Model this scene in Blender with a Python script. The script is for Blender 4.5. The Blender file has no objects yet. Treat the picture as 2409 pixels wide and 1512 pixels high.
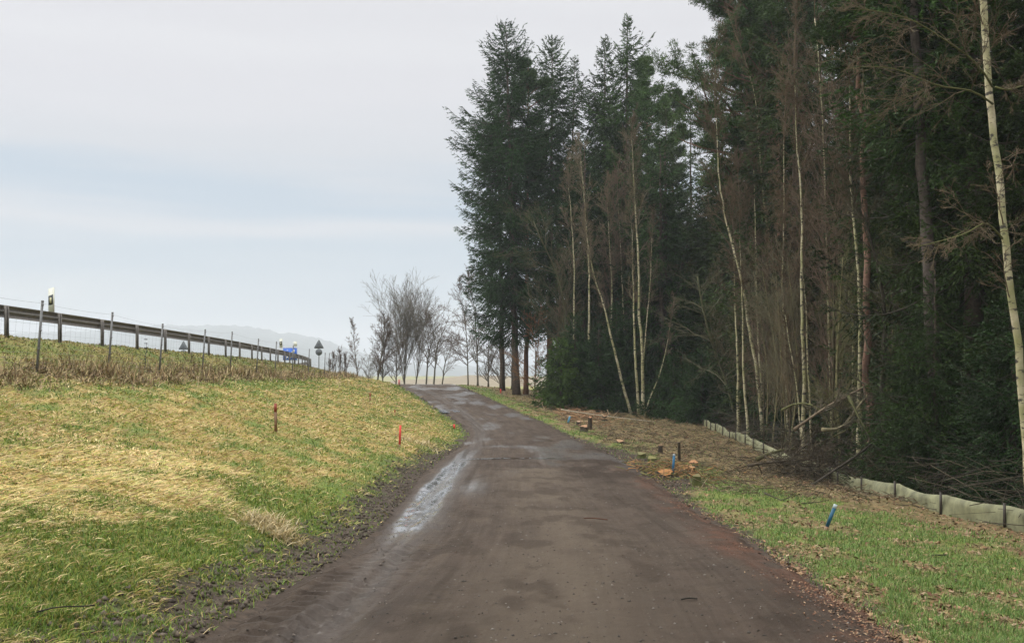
import bpy, math, random
import numpy as np
from mathutils import Vector

# ---------------------------------------------------------------- camera, sky, light
S = bpy.context.scene
COL = S.collection
F = 2314.0; CX = 1204.5; CY = 895.0          # focal length and horizon in picture units
cam_d = bpy.data.cameras.new('camera'); cam = bpy.data.objects.new('camera', cam_d)
COL.objects.link(cam); S.camera = cam
cam.location = (0, 0, 0); cam.rotation_euler = (math.radians(90), 0, 0)
cam_d.sensor_width = 36; cam_d.lens = 36 * F / 2409.0; cam_d.shift_y = (895 - 756) / 2409.0
cam_d.clip_start = 0.05; cam_d.clip_end = 9000
S.view_settings.view_transform = 'Standard'; S.view_settings.look = 'None'
S.view_settings.exposure = 0.42; S.view_settings.gamma = 1
S.cycles.max_bounces = 5; S.cycles.diffuse_bounces = 3; S.cycles.glossy_bounces = 2
S.cycles.transmission_bounces = 2; S.cycles.volume_bounces = 0; S.cycles.transparent_max_bounces = 4

SUN_EL, SUN_AZ = math.radians(48), math.radians(-60)   # azimuth from +Y towards +X
W = bpy.data.worlds.new('World'); S.world = W; W.use_nodes = True
nt = W.node_tree; N = nt.nodes; LK = nt.links; N.clear()
def nd(t, **k):
    n = N.new(t)
    for a, b in k.items(): setattr(n, a, b)
    return n
out = nd('ShaderNodeOutputWorld'); bg = nd('ShaderNodeBackground'); LK.new(bg.outputs[0], out.inputs[0])
sky = nd('ShaderNodeTexSky'); sky.sky_type = 'NISHITA'; sky.sun_disc = False
sky.sun_elevation = SUN_EL; sky.sun_rotation = SUN_AZ
tc = nd('ShaderNodeTexCoord'); sep = nd('ShaderNodeSeparateXYZ'); LK.new(tc.outputs['Generated'], sep.inputs[0])
# stratus cover: brightness rises towards the zenith as under any overcast sky; bluish thin bands low down
cr = nd('ShaderNodeValToRGB'); cr.color_ramp.interpolation = 'EASE'
stops = [(0.0, (3.75, 4.1, 4.3)), (0.07, (4.1, 4.35, 4.5)), (0.118, (3.35, 3.85, 4.3)), (0.155, (4.3, 4.4, 4.6)),
         (0.190, (3.2, 3.75, 4.3)), (0.225, (4.3, 4.35, 4.5)), (0.30, (4.8, 4.7, 4.8)), (0.41, (5.6, 5.55, 5.5)), (0.75, (21, 21, 20.6))]
cr.color_ramp.elements[0].position = 0; cr.color_ramp.elements[1].position = 1
els = cr.color_ramp.elements
while len(els) < len(stops): els.new(0.5)
for e, (p, c) in zip(els, stops):
    e.position = p; e.color = (c[0] / 22, c[1] / 22, c[2] / 22, 1)
mp = nd('ShaderNodeMapping'); mp.inputs['Scale'].default_value = (1.3, 1.3, 13)
LK.new(tc.outputs['Generated'], mp.inputs[0])
nz = nd('ShaderNodeTexNoise'); nz.inputs['Scale'].default_value = 1.3; nz.inputs['Detail'].default_value = 4; nz.inputs['Roughness'].default_value = 0.45
LK.new(mp.outputs[0], nz.inputs['Vector'])
ma = nd('ShaderNodeMath', operation='MULTIPLY_ADD'); ma.inputs[1].default_value = 0.15; 
LK.new(nz.outputs['Fac'], ma.inputs[0]); 
ms = nd('ShaderNodeMath', operation='SUBTRACT'); LK.new(sep.outputs['Z'], ms.inputs[0]); ms.inputs[1].default_value = 0.075
LK.new(ms.outputs[0], ma.inputs[2]); LK.new(ma.outputs[0], cr.inputs[0])
sc_ = nd('ShaderNodeVectorMath', operation='SCALE'); sc_.inputs['Scale'].default_value = 22
LK.new(cr.outputs[0], sc_.inputs[0])
mix = nd('ShaderNodeMix', data_type='RGBA'); mix.inputs[0].default_value = 0.93
LK.new(sky.outputs[0], mix.inputs[6]); LK.new(sc_.outputs[0], mix.inputs[7])
LK.new(mix.outputs[2], bg.inputs[0]); bg.inputs[1].default_value = 0.12

sd = bpy.data.lights.new('sun', 'SUN'); sun = bpy.data.objects.new('sun', sd); COL.objects.link(sun)
sd.energy = 1.3; sd.angle = math.radians(25); sd.color = (1.0, 0.96, 0.9)
dv = Vector((math.sin(SUN_AZ) * math.cos(SUN_EL), math.cos(SUN_AZ) * math.cos(SUN_EL), math.sin(SUN_EL)))
sun.rotation_euler = dv.to_track_quat('Z', 'Y').to_euler()

# ---------------------------------------------------------------- helpers
def at(px, py, d): return np.array([(px - CX) * d / F, d, (CY - py) * d / F])
def unit(v): return v / (np.linalg.norm(v, axis=-1, keepdims=True) + 1e-9)
_L = {}
def vnoise(x, y, seed=0):
    if seed not in _L: _L[seed] = np.random.default_rng(1000 + seed).random((256, 256))
    T = _L[seed]; xi = np.floor(x).astype(int); yi = np.floor(y).astype(int)
    fx = x - xi; fy = y - yi; fx = fx * fx * (3 - 2 * fx); fy = fy * fy * (3 - 2 * fy)
    a = T[xi % 256, yi % 256]; b = T[(xi + 1) % 256, yi % 256]; c = T[xi % 256, (yi + 1) % 256]; e = T[(xi + 1) % 256, (yi + 1) % 256]
    return (a * (1 - fx) + b * fx) * (1 - fy) + (c * (1 - fx) + e * fx) * fy
def fbm(x, y, seed=0, o=4):
    s = 0; a = 0.5; t = 0
    for i in range(o):
        s = s + a * vnoise(x * 2 ** i, y * 2 ** i, seed + i); t += a; a *= 0.5
    return s / t
def sstep(a, b, x):
    t = np.clip((x - a) / (b - a), 0, 1); return t * t * (3 - 2 * t)

def mesh(name, V, faces, col=None, smooth=False, uv=None, attrs=None):
    """faces: list of integer arrays (n,3) / (n,4)"""
    V = np.asarray(V, dtype=np.float32).reshape(-1, 3)
    faces = [np.asarray(f, dtype=np.int32) for f in faces if len(f)]
    me = bpy.data.meshes.new(name)
    nl = sum(f.size for f in faces); npoly = sum(len(f) for f in faces)
    me.vertices.add(len(V)); me.vertices.foreach_set('co', V.ravel())
    me.loops.add(nl); me.loops.foreach_set('vertex_index', np.concatenate([f.ravel() for f in faces]))
    me.polygons.add(npoly)
    tot = np.concatenate([np.full(len(f), f.shape[1], dtype=np.int32) for f in faces])
    st = np.concatenate([[0], np.cumsum(tot)[:-1]]).astype(np.int32)
    me.polygons.foreach_set('loop_start', st); me.polygons.foreach_set('loop_total', tot)
    if smooth: me.polygons.foreach_set('use_smooth', np.ones(npoly, dtype=bool))
    me.update(calc_edges=True)
    if col is not None:
        c = np.ones((len(V), 4), dtype=np.float32); c[:, :3] = col
        a = me.color_attributes.new('Col', 'FLOAT_COLOR', 'POINT'); a.data.foreach_set('color', c.ravel())
    for k, v in (attrs or {}).items():
        a = me.attributes.new(k, 'FLOAT', 'POINT'); a.data.foreach_set('value', np.asarray(v, dtype=np.float32).ravel())
    if uv is not None:
        l = me.uv_layers.new(name='UVMap'); idx = np.concatenate([f.ravel() for f in faces])
        l.data.foreach_set('uv', np.asarray(uv, dtype=np.float32)[idx].ravel())
    return me

class B:
    """collects shapes for ONE mesh"""
    def __init__(s): s.V = []; s.Q = []; s.T = []; s.C = []; s.n = 0
    def add(s, V, Q=(), T=(), col=None):
        V = np.asarray(V, dtype=float).reshape(-1, 3)
        if len(Q): s.Q.append(np.asarray(Q, dtype=int) + s.n)
        if len(T): s.T.append(np.asarray(T, dtype=int) + s.n)
        c = np.ones((len(V), 3)) * (1 if col is None else np.asarray(col)); s.C.append(c)
        s.V.append(V); s.n += len(V); return s
    def box(s, c, size, R=None, col=None, taper=1.0):
        x, y, z = [k / 2 for k in size]
        P = np.array([[-x, -y, -z], [x, -y, -z], [x, y, -z], [-x, y, -z], [-x * taper, -y * taper, z], [x * taper, -y * taper, z], [x * taper, y * taper, z], [-x * taper, y * taper, z]])
        if R is not None: P = P @ np.asarray(R).T
        return s.add(P + np.asarray(c), [[0, 3, 2, 1], [4, 5, 6, 7], [0, 1, 5, 4], [1, 2, 6, 5], [2, 3, 7, 6], [3, 0, 4, 7]], col=col)
    def tube(s, P, r, n=8, cap=True, col=None, rough=0, rng=None):
        P = np.asarray(P, dtype=float); r = np.ones(len(P)) * r
        T = unit(np.gradient(P, axis=0)); ref = np.array([0.31, 0.95, 0.05]) if abs(T[0][2]) > 0.5 else np.array([0, 0, 1.0])
        A = unit(np.cross(T, ref)); Bv = np.cross(T, A)
        a = np.linspace(0, 2 * math.pi, n, endpoint=False)
        rr = r[:, None] * np.ones(n)
        if rough: rr = rr * (1 + rough * (rng or np.random.default_rng(1)).normal(size=rr.shape))
        V = P[:, None] + rr[..., None] * (np.cos(a)[None, :, None] * A[:, None] + np.sin(a)[None, :, None] * Bv[:, None])
        i = np.arange(len(P) - 1)[:, None] * n; j = np.arange(n)[None]; k = (j + 1) % n
        Q = np.stack([i + j, i + k, i + n + k, i + n + j], -1).reshape(-1, 4)
        V = V.reshape(-1, 3); Tt = []
        if cap:
            m = len(V); V = np.vstack([V, P[0], P[-1]]); b = (len(P) - 1) * n
            for q in range(n):
                Tt.append([m, (q + 1) % n, q]); Tt.append([m + 1, b + q, b + (q + 1) % n])
        return s.add(V, Q, Tt, col)
    def segs(s, P0, P1, r0, r1, n=3, col=None):
        if len(P0) == 0: return s
        D = unit(P1 - P0); ref = np.where(np.abs(D[:, 2:3]) > 0.9, np.array([[1.0, 0, 0]]), np.array([[0, 0, 1.0]]))
        A = unit(np.cross(D, ref)); Bv = np.cross(D, A); V = []
        for k in range(n):
            a = 2 * math.pi * k / n; V.append(P0 + r0[:, None] * (math.cos(a) * A + math.sin(a) * Bv))
        for k in range(n):
            a = 2 * math.pi * k / n; V.append(P1 + r1[:, None] * (math.cos(a) * A + math.sin(a) * Bv))
        V = np.stack(V, 1); m = len(P0); o = (np.arange(m) * 2 * n)[:, None]
        Q = np.concatenate([o + np.array([[k, (k + 1) % n, n + (k + 1) % n, n + k]]) for k in range(n)])
        c = None if col is None else np.repeat(col, 2 * n, axis=0) if np.ndim(col) == 2 else col
        return s.add(V.reshape(-1, 3), Q, col=c)
    def leaves(s, C, D, Wd, col):
        """rhombic leaf faces: centre, half length vector, half width vector"""
        V = np.stack([C - D, C + Wd - 0.2 * D, C + D, C - Wd - 0.2 * D], 1); m = len(C)
        return s.add(V.reshape(-1, 3), np.arange(m * 4).reshape(-1, 4), col=np.repeat(col, 4, axis=0))
    def build(s, name, mat, parent=None, origin=(0, 0, 0), smooth=False, col=True):
        V = np.vstack(s.V) - np.asarray(origin, dtype=float)
        f = []
        if s.Q: f.append(np.vstack(s.Q))
        if s.T: f.append(np.vstack(s.T))
        me = mesh(name, V, f, np.vstack(s.C) if col else None, smooth)
        return link(name, me, mat, parent, None if parent else origin)

def link(name, me, mat, parent=None, loc=None):
    o = bpy.data.objects.new(name, me); COL.objects.link(o)
    if mat: me.materials.append(mat)
    if parent: o.parent = parent
    if loc is not None: o.location = [float(v) for v in loc]
    return o
def tag(o, label=None, cat=None, group=None, kind=None):
    if label: o['label'] = label
    if cat: o['category'] = cat
    if group: o['group'] = group
    if kind: o['kind'] = kind
    return o
def empty(name, loc, label, cat, group=None):
    o = bpy.data.objects.new(name, None); COL.objects.link(o); o.location = [float(v) for v in loc]
    o.empty_display_size = 0.3
    return tag(o, label, cat, group)
def copy_tree(root, loc, rz, sc, label, group):
    r = root.copy(); COL.objects.link(r); r.location = loc; r.rotation_euler = (0, 0, rz); r.scale = (sc[0], sc[0], sc[1])
    tag(r, label, None, group)
    for ch in list(root.children):
        c = ch.copy(); COL.objects.link(c); c.parent = r
    return r

def mat(name, base=(0.5, 0.5, 0.5), rough=0.8, vcol=False, metal=0.0, noise=None, bump=None, spec=0.5, trans=0.0, rnd=0.0):
    """noise=(scale, low multiplier, high multiplier)"""
    m = bpy.data.materials.new(name); m.use_nodes = True; t = m.node_tree; p = t.nodes['Principled BSDF']
    p.inputs['Roughness'].default_value = rough; p.inputs['Metallic'].default_value = metal
    p.inputs['Specular IOR Level'].default_value = spec
    c = None
    if vcol:
        a = t.nodes.new('ShaderNodeAttribute'); a.attribute_name = 'Col'
        mx = t.nodes.new('ShaderNodeMix'); mx.data_type = 'RGBA'; mx.blend_type = 'MULTIPLY'; mx.inputs[0].default_value = 1
        mx.inputs[6].default_value = (*base, 1); t.links.new(a.outputs['Color'], mx.inputs[7]); c = mx.outputs[2]
    if noise:
        tcn = t.nodes.new('ShaderNodeTexCoord'); nn = t.nodes.new('ShaderNodeTexNoise'); nn.inputs['Scale'].default_value = noise[0]
        nn.inputs['Detail'].default_value = 5; nn.inputs['Roughness'].default_value = 0.65; t.links.new(tcn.outputs['Object'], nn.inputs['Vector'])
        mr = t.nodes.new('ShaderNodeMapRange'); mr.inputs[1].default_value = 0.3; mr.inputs[2].default_value = 0.7
        mr.inputs[3].default_value = noise[1]; mr.inputs[4].default_value = noise[2]; t.links.new(nn.outputs['Fac'], mr.inputs[0])
        sc2 = t.nodes.new('ShaderNodeVectorMath'); sc2.operation = 'SCALE'; t.links.new(mr.outputs[0], sc2.inputs['Scale'])
        if c is not None: t.links.new(c, sc2.inputs[0])
        else: sc2.inputs[0].default_value = base
        c = sc2.outputs[0]
        if bump:
            bn = t.nodes.new('ShaderNodeBump'); bn.inputs['Strength'].default_value = bump; bn.inputs['Distance'].default_value = 0.02
            t.links.new(nn.outputs['Fac'], bn.inputs['Height']); t.links.new(bn.outputs[0], p.inputs['Normal'])
    if rnd:
        oi = t.nodes.new('ShaderNodeObjectInfo'); mr2 = t.nodes.new('ShaderNodeMapRange')
        mr2.inputs[3].default_value = 1 - rnd; mr2.inputs[4].default_value = 1 + rnd; t.links.new(oi.outputs['Random'], mr2.inputs[0])
        s3 = t.nodes.new('ShaderNodeVectorMath'); s3.operation = 'SCALE'; t.links.new(c, s3.inputs[0]); t.links.new(mr2.outputs[0], s3.inputs['Scale']); c = s3.outputs[0]
    if c is None: p.inputs['Base Color'].default_value = (*base, 1)
    else: t.links.new(c, p.inputs['Base Color'])
    if trans:
        tr = t.nodes.new('ShaderNodeBsdfTranslucent'); ms_ = t.nodes.new('ShaderNodeMixShader'); ms_.inputs[0].default_value = trans
        if c is not None: t.links.new(c, tr.inputs[0])
        else: tr.inputs[0].default_value = (*base, 1)
        t.links.new(p.outputs[0], ms_.inputs[1]); t.links.new(tr.outputs[0], ms_.inputs[2])
        t.links.new(ms_.outputs[0], t.nodes['Material Output'].inputs[0])
    return m

M = dict(
    needle=mat('spruce_needles', (1, 1, 1), 0.6, vcol=True, trans=0.15, rnd=0.2, spec=0.25),
    bark=mat('bark', (1, 1, 1), 0.9, vcol=True, noise=(9, 0.6, 1.35), bump=0.5, spec=0.2),
    twig=mat('twigs', (1, 1, 1), 0.85, vcol=True, spec=0.2, rnd=0.15),
    blade=mat('grass_blades', (1, 1, 1), 0.6, vcol=True, trans=0.3, spec=0.25),
    dry=mat('dry_litter', (1, 1, 1), 0.8, vcol=True, spec=0.2),
    steel=mat('weathered_steel', (0.15, 0.135, 0.12), 0.6, noise=(14, 0.65, 1.3), metal=0.3),
    post=mat('galvanised_post', (0.15, 0.15, 0.15), 0.55, noise=(20, 0.8, 1.2), metal=0.4),
    signback=mat('aluminium_sign_back', (0.13, 0.145, 0.15), 0.5, noise=(8, 0.85, 1.15), metal=0.3),
    white=mat('white_plastic', (0.72, 0.72, 0.62), 0.5, noise=(12, 0.85, 1.05)),
    black=mat('black_panel', (0.02, 0.025, 0.03), 0.5, noise=(12, 0.9, 1.1)),
    blue=mat('blue_sign_face', (0.004, 0.11, 0.55), 0.4, noise=(4, 0.9, 1.1)),
    stone=mat('clods', (1, 1, 1), 0.85, vcol=True, noise=(30, 0.7, 1.3)),
    paint=mat('painted_wood', (1, 1, 1), 0.55, vcol=True, noise=(25, 0.8, 1.15)),
    film=mat('barrier_film', (0.29, 0.29, 0.165), 0.65, noise=(2.6, 0.38, 1.2), trans=0.25),
)

def node_mat(name):
    m = bpy.data.materials.new(name); m.use_nodes = True; return m, m.node_tree, m.node_tree.nodes['Principled BSDF']

# ---------------------------------------------------------------- terrain model
def I(tab):
    a = np.array(tab, dtype=float); return lambda d: np.interp(d, a[:, 0], a[:, 1])
def smoothI(tab):
    a = np.array(tab, dtype=float); g = np.arange(a[0, 0], a[-1, 0] + .5, .5); v = np.interp(g, a[:, 0], a[:, 1])
    w = np.where(g < 120, 9, 9); k = np.hanning(11); k /= k.sum()
    vp = np.pad(v, 5, mode='edge'); vp[:5] = v[0] - (v[1] - v[0]) * np.arange(5, 0, -1); v = np.convolve(vp, k, 'valid')
    return lambda d: np.interp(d, g, v)
ZR = smoothI([(-60, -1.0), (0, -1.36), (6.2, -1.68), (12.7, -2.0), (18, -2.2), (24, -2.33), (30, -2.37), (36, -2.38), (44, -2.36), (50, -2.2), (58, -1.75), (66, -1.17),
              (74, -.70), (82, -.40), (88, -.33), (95, -.5), (110, -1.3), (130, -1.9), (160, -2.3), (200, -2.3), (400, -1.5), (700, -0.8)])
XL = smoothI([(-60, -2.2), (3, -2.35), (6.2, -2.15), (9, -1.92), (12.7, -1.85), (18, -2.0), (24, -2.25), (30, -2.15), (36, -1.85), (44, -1.9), (50, -2.57), (58, -4.2), (66, -6.0),
              (74, -7.8), (82, -9.3), (88, -10.2), (100, -12.6), (120, -18), (160, -32), (400, -120), (700, -220)])
XR = smoothI([(-60, 2.2), (3, 2.35), (6.2, 2.53), (12.7, 3.0), (18, 3.1), (24, 3.4), (30, 3.25), (36, 2.97), (44, 2.3), (50, 1.75), (58, .15), (66, -1.54),
              (74, -3.2), (82, -4.4), (88, -5.2), (100, -7.6), (120, -13), (160, -27), (400, -115), (700, -215)])
XF = I([(-60, -9.5), (10, -9.9), (21.5, -10.4), (36, -11.25), (48, -11.8), (59, -12.35), (72, -13.1), (88, -14.4), (100, -17), (130, -28), (200, -70), (700, -400)])
ZF = smoothI([(-60, -.2), (10, .0), (21, .14), (30, .2), (45, .28), (60, .3), (85, .33), (95, .2), (110, -.5), (140, -1.6), (400, -1.5), (700, -.8)])
XG = smoothI([(-60, -14), (0, -13.2), (27.4, -12.7), (33, -12.68), (38.6, -12.78), (44.2, -12.97), (49.8, -13.27), (55.4, -13.72), (61, -14.2), (66.6, -14.85), (72.2, -15.5),
              (77.8, -16.3), (83.4, -17.2), (89, -18.3), (94.6, -19.5), (100, -20.8), (110, -23.8), (130, -32), (160, -50), (200, -82), (700, -700)])
ZG = 1.1
XRF = I([(-60, 8.4), (17, 8.6), (27, 8.96), (38, 9.75), (45, 10.2), (57, 10.95), (66, 10.0), (80, 7), (100, 3), (130, -3), (700, -100)])
ZRF = smoothI([(-60, -2.0), (10, -2.4), (17, -2.6), (27, -2.87), (38, -2.82), (45, -2.72), (57, -2.5), (66, -1.95), (80, -1.2), (95, -1.1), (120, -1.7), (200, -2.3), (400, -1.5), (700, -.8)])

def H(x, d, bumps=True, under=True):
    x = np.asarray(x, dtype=float); d = np.asarray(d, dtype=float)
    zr, xl, xr, xf, zf, xg, xrf, zrf = ZR(d), XL(d), XR(d), XF(d), ZF(d), XG(d), XRF(d), ZRF(d)
    s = xl - x; tl = np.clip(s / np.maximum(xl - xf, .5), 0, 1)
    zleft = zr + (zf - zr) * (tl * 0.85 + 0.15 * sstep(0, 1, tl)) - 0.10 * np.exp(-((s - 0.45) / 0.35) ** 2)
    tg = np.clip((xf - x) / np.maximum(xf - xg, .5), 0, 1)
    zemb = zf + (ZG - zf) * (0.6 * tg + 0.4 * sstep(0, 1, tg))
    tp = np.clip((xg - x - 27) / 25, 0, 1); zpl = ZG - 0.06 * sstep(0, 1.5, xg - x) - 3.0 * sstep(0, 1, tp)
    tr = np.clip((x - xr) / np.maximum(xrf - xr, .5), 0, 1)
    zright = zr + (zrf - zr) * tr - 0.06 * np.exp(-((x - xr - 0.3) / 0.3) ** 2)
    u = x - xrf; zdeep = zrf - 0.25 * sstep(0, 3, u)
    z = np.where(x < xg, zpl, np.where(x < xf, zemb, np.where(x < xl, zleft, np.where(x <= xr, zr, np.where(x < xrf, zright, zdeep)))))
    far = sstep(110, 220, d); base = np.interp(d, [0, 110, 200, 400, 700, 1000, 1300], [-1.5, -1.9, -2.3, -1.5, -.8, 4, 6]) + 3.0 * np.exp(-((d - 620) / 150.) ** 2) * sstep(-60, 120, x)
    z = z * (1 - far) + base * far
    onroad = sstep(-.1, .2, x - xl) * sstep(-.1, .2, xr - x) * (d < 160)
    if bumps:
        amp = np.where((x < xl) & (x > xf), 0.16, np.where(x > xr, 0.20, 0.10)) * np.clip(np.minimum(abs(x - xl), abs(x - xr)) / 0.8, 0, 1) * (1 - onroad)
        amp = amp * (1 - far)
        z = z + amp * (fbm(x * .9 + 7, d * .9, 3) - .5) + amp * 0.5 * (fbm(x * 3.1 + 70, d * 3.1, 9, 3) - .5)
        z = z + 0.14 * np.exp(-((x - 7.3) ** 2 / 1.2 + (d - 21.5) ** 2 / 6)) 
        # churned mud right beside the road
        mud = np.exp(-((s - 0.35) / 0.4) ** 2) * (d < 40)
        z = z + mud * 0.10 * (fbm(x * 6, d * 5, 21, 3) - .45)
    if under: z = z - 0.09 * onroad
    return z
def h1(x, d): return float(H(np.array([x]), np.array([d]))[0])

def masks(x, d):
    xl, xr, xf, xg, xrf = XL(d), XR(d), XF(d), XG(d), XRF(d); s = xl - x
    n1 = fbm(x * .55, d * .28, 31); n2 = fbm(x * 2.2, d * 1.2, 37); n3 = fbm(x * 7, d * 4, 41)
    near = 1 - sstep(17, 24, d)
    band = (sstep(1.3, 2.3, s + (n1 - .5) * 1.8) * (1 - sstep(6.3, 8.0, s + (n1 - .5) * 3))) * near + \
           (1 - near) * sstep(.3, 1.4, s + (n1 - .5) * 1.6) * (1 - sstep(6.2, 8.2, s + 1.5 * (n1 - .5)) * (d < 80)) * .78
    straw = np.clip(band * (0.64 + 3.0 * (n2 - .47) + 1.0 * (n1 - .5) + 1.2 * (n3 - .5)), 0, 1) + 0.25 * (n2 > .6) * (s > 0.3)
    straw = np.where(s > 0, np.clip(straw, 0, 1), 0)
    emb = (x < xf + .6) & (x > xg - 1)
    straw = np.where(emb, np.clip(.35 + 1.2 * (n2 - .5), 0, 1), straw)
    mudw = np.interp(d, [0, 8, 14, 20, 26, 32, 38, 60], [.9, .8, .75, .8, .8, .6, .35, .3])
    mud = 1 - sstep(mudw * .6, mudw * 1.2, s + (n3 - .5) * 1.1)
    mud = np.where(s < -.3, 1.0, mud)
    r = x - xr
    mudr = np.interp(d, [0, 20, 24, 30, 36, 42, 60], [.28, .35, 1.5, 1.4, .8, .35, .2])
    mud = np.where(r > -.3, 1 - sstep(mudr * .6, mudr * 1.3, r + (n3 - .5) * .7), mud)
    # litter / brash on the right
    ls = np.interp(d, [0, 14, 22, 28, 36, 45, 58, 80], [4.6, 4.0, 2.9, 2.0, 1.3, 1.2, 1.0, .8])
    litter = sstep(ls - .6, ls + 1.2, r + (n1 - .5) * 3.2 + (n2 - .5) * 1.6) * (r > 0)
    litter = np.where(r > 0, np.clip(litter + .8 * sstep(.51, .62, n2), 0, 1), 0)
    wood = sstep(-.2, 1.2, x - xrf + (n1 - .5)) * (d < 130)
    weed = np.exp(-((x - xf - .35) / .6) ** 2) * (d < 100)
    straw = np.where(d > 112, .25 + .3 * n1, straw); litter = litter * (d < 105)
    return straw, mud, litter, wood, weed

# ground sheet
ys = np.concatenate([np.arange(-60, 3, 3), np.arange(3, 36, .15), np.arange(36, 105, .45), np.geomspace(106, 4200, 66)])
xs = np.concatenate([-np.geomspace(3100, 16, 62), np.arange(-15.8, 13.5, .15), np.geomspace(13.8, 3100, 62)])
X, Y = np.meshgrid(xs, ys); Z = H(X, Y)
nx, ny = len(xs), len(ys); i = (np.arange(ny - 1)[:, None] * nx + np.arange(nx - 1)[None]).ravel()
Q = np.stack([i, i + 1, i + nx + 1, i + nx], -1)
st_, mu_, li_, wo_, we_ = masks(X, Y)
gm, t, p = node_mat('meadow_and_forest_floor')
def mixc(t, fac, a, b):
    m = t.nodes.new('ShaderNodeMix'); m.data_type = 'RGBA'
    for v, s in ((fac, 0), (a, 6), (b, 7)):
        if isinstance(v, (tuple, float)): m.inputs[s].default_value = (*v, 1) if isinstance(v, tuple) else v
        else: t.links.new(v, m.inputs[s])
    return m.outputs[2]
def attr(t, n):
    a = t.nodes.new('ShaderNodeAttribute'); a.attribute_name = n; return a.outputs['Fac']
def noise(t, sc, det=5, rough=.6, coord='Object', mapping=None, ramp=None):
    c = t.nodes.new('ShaderNodeTexCoord'); n = t.nodes.new('ShaderNodeTexNoise'); n.inputs['Scale'].default_value = sc
    n.inputs['Detail'].default_value = det; n.inputs['Roughness'].default_value = rough; v = c.outputs[coord]
    if mapping:
        mp_ = t.nodes.new('ShaderNodeMapping'); mp_.inputs['Scale'].default_value = mapping; t.links.new(v, mp_.inputs[0]); v = mp_.outputs[0]
    t.links.new(v, n.inputs['Vector']); o = n.outputs['Fac']
    if ramp:
        r = t.nodes.new('ShaderNodeMapRange'); r.inputs[1].default_value = ramp[0]; r.inputs[2].default_value = ramp[1]; t.links.new(o, r.inputs[0]); o = r.outputs[0]
    return o
fine = noise(t, 9, 6, .7, ramp=(.35, .65)); fine2 = noise(t, 2.3, 5, .6, ramp=(.35, .65))
green = mixc(t, fine, (.065, .10, .018), (.15, .19, .04)); strawc = mixc(t, fine, (.22, .155, .05), (.42, .31, .12))
c = mixc(t, attr(t, 'straw'), green, strawc)
weedc = mixc(t, fine, (.10, .072, .038), (.24, .18, .09)); c = mixc(t, attr(t, 'weed'), c, weedc)
litc = mixc(t, fine, (.07, .048, .024), (.27, .185, .095)); litc = mixc(t, mixc(t, fine2, (0., 0., 0.), (.5, .5, .5)), litc, (.09, .10, .03)); c = mixc(t, attr(t, 'litter'), c, litc)
woodc = mixc(t, fine, (.018, .013, .008), (.06, .042, .022)); c = mixc(t, attr(t, 'wood'), c, woodc)
mudc = mixc(t, fine, (.024, .017, .012), (.070, .050, .036)); c = mixc(t, attr(t, 'mud'), c, mudc)
t.links.new(c, p.inputs['Base Color']); p.inputs['Roughness'].default_value = .9; p.inputs['Specular IOR Level'].default_value = .2
bn = t.nodes.new('ShaderNodeBump'); bn.inputs['Strength'].default_value = .7; bn.inputs['Distance'].default_value = .04
t.links.new(noise(t, 14, 6, .7), bn.inputs['Height']); t.links.new(bn.outputs[0], p.inputs['Normal'])
g = link('ground', mesh('ground', np.stack([X, Y, Z], -1), [Q], smooth=True,
         attrs=dict(straw=st_ * (1 - mu_), mud=mu_ * (Y < 120), litter=li_, wood=wo_, weed=we_)), gm)
tag(g, 'grassy ground with meadow bank, road verge and forest floor', 'ground', kind='structure')

# ---------------------------------------------------------------- road
dd = np.concatenate([np.arange(-58, 3, 1.5), np.arange(3, 12, .04), np.arange(12, 40, .1), np.arange(40, 125, .3)]); nu = 111
U = np.linspace(0, 1, nu)[None]; D2 = dd[:, None]
jl = (fbm(dd * .9, dd * 0 + 3, 51)[:, None] - .5) * .38 + (fbm(dd * 5, dd * 0 + 9, 55)[:, None] - .5) * .16
jr = (fbm(dd * .9, dd * 0 + 30, 52)[:, None] - .5) * .32 + (fbm(dd * 5, dd * 0 + 19, 56)[:, None] - .5) * .16
xl_, xr_ = XL(dd)[:, None] + jl, XR(dd)[:, None] + jr
RX = xl_ + (xr_ - xl_) * U; RY = D2 + 0 * U; wd = xr_ - xl_; lat = (RX - (XL(dd) + XR(dd))[:, None] / 2)
SLD = ([-60, 5, 9, 12, 18, 26, 34, 60], [-1.4, -1.5, -1.7, -1.95, -2.08, -2.15, -1.9, -1.0])
slide = np.interp(dd, *SLD)[:, None]
rut = np.exp(-((lat - slide) / .34) ** 2) + .8 * np.exp(-((lat - 1.05) / .36) ** 2)
RZ = ZR(dd)[:, None] + .035 - .035 * rut - .07 * sstep(.85, 1, abs(2 * U - 1)) + .03 * (fbm(RX * 1.2, RY * .8, 61) - .5) + .016 * (fbm(RX * 6, RY * 2.5, 66, 3) - .5)
pot = sstep(.62, .8, fbm(RX * .8 + 40, RY * .45, 71)); RZ = RZ - .02 * pot
tread = np.exp(-((lat + 1.82) / .42) ** 4) * (D2 < 11.5) * sstep(.28, .42, fbm(RX * 1.3, RY * .7, 87)); RZ = RZ + tread * .030 * np.tanh(2.2 * np.sin(RY * 2 * math.pi / .21 + 5 * RX + 2 * fbm(RX * 2, RY * 2, 88))) + .045 * (fbm(lat * 8 + 40, RY * .22, 89, 3) - .5) * (1 + np.exp(-((lat - slide) / .6) ** 2)) + .012 * (fbm(RX * 14, RY * 9, 90, 2) - .5)
n = fbm(RX * 1.6, RY * .25, 81)
stripe = fbm((lat - slide) * 9 + 20, RY * .12, 83, 3)
core = 1 - sstep(.12, .30, abs(lat - slide + .02) + .25 * (n - .5))
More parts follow.
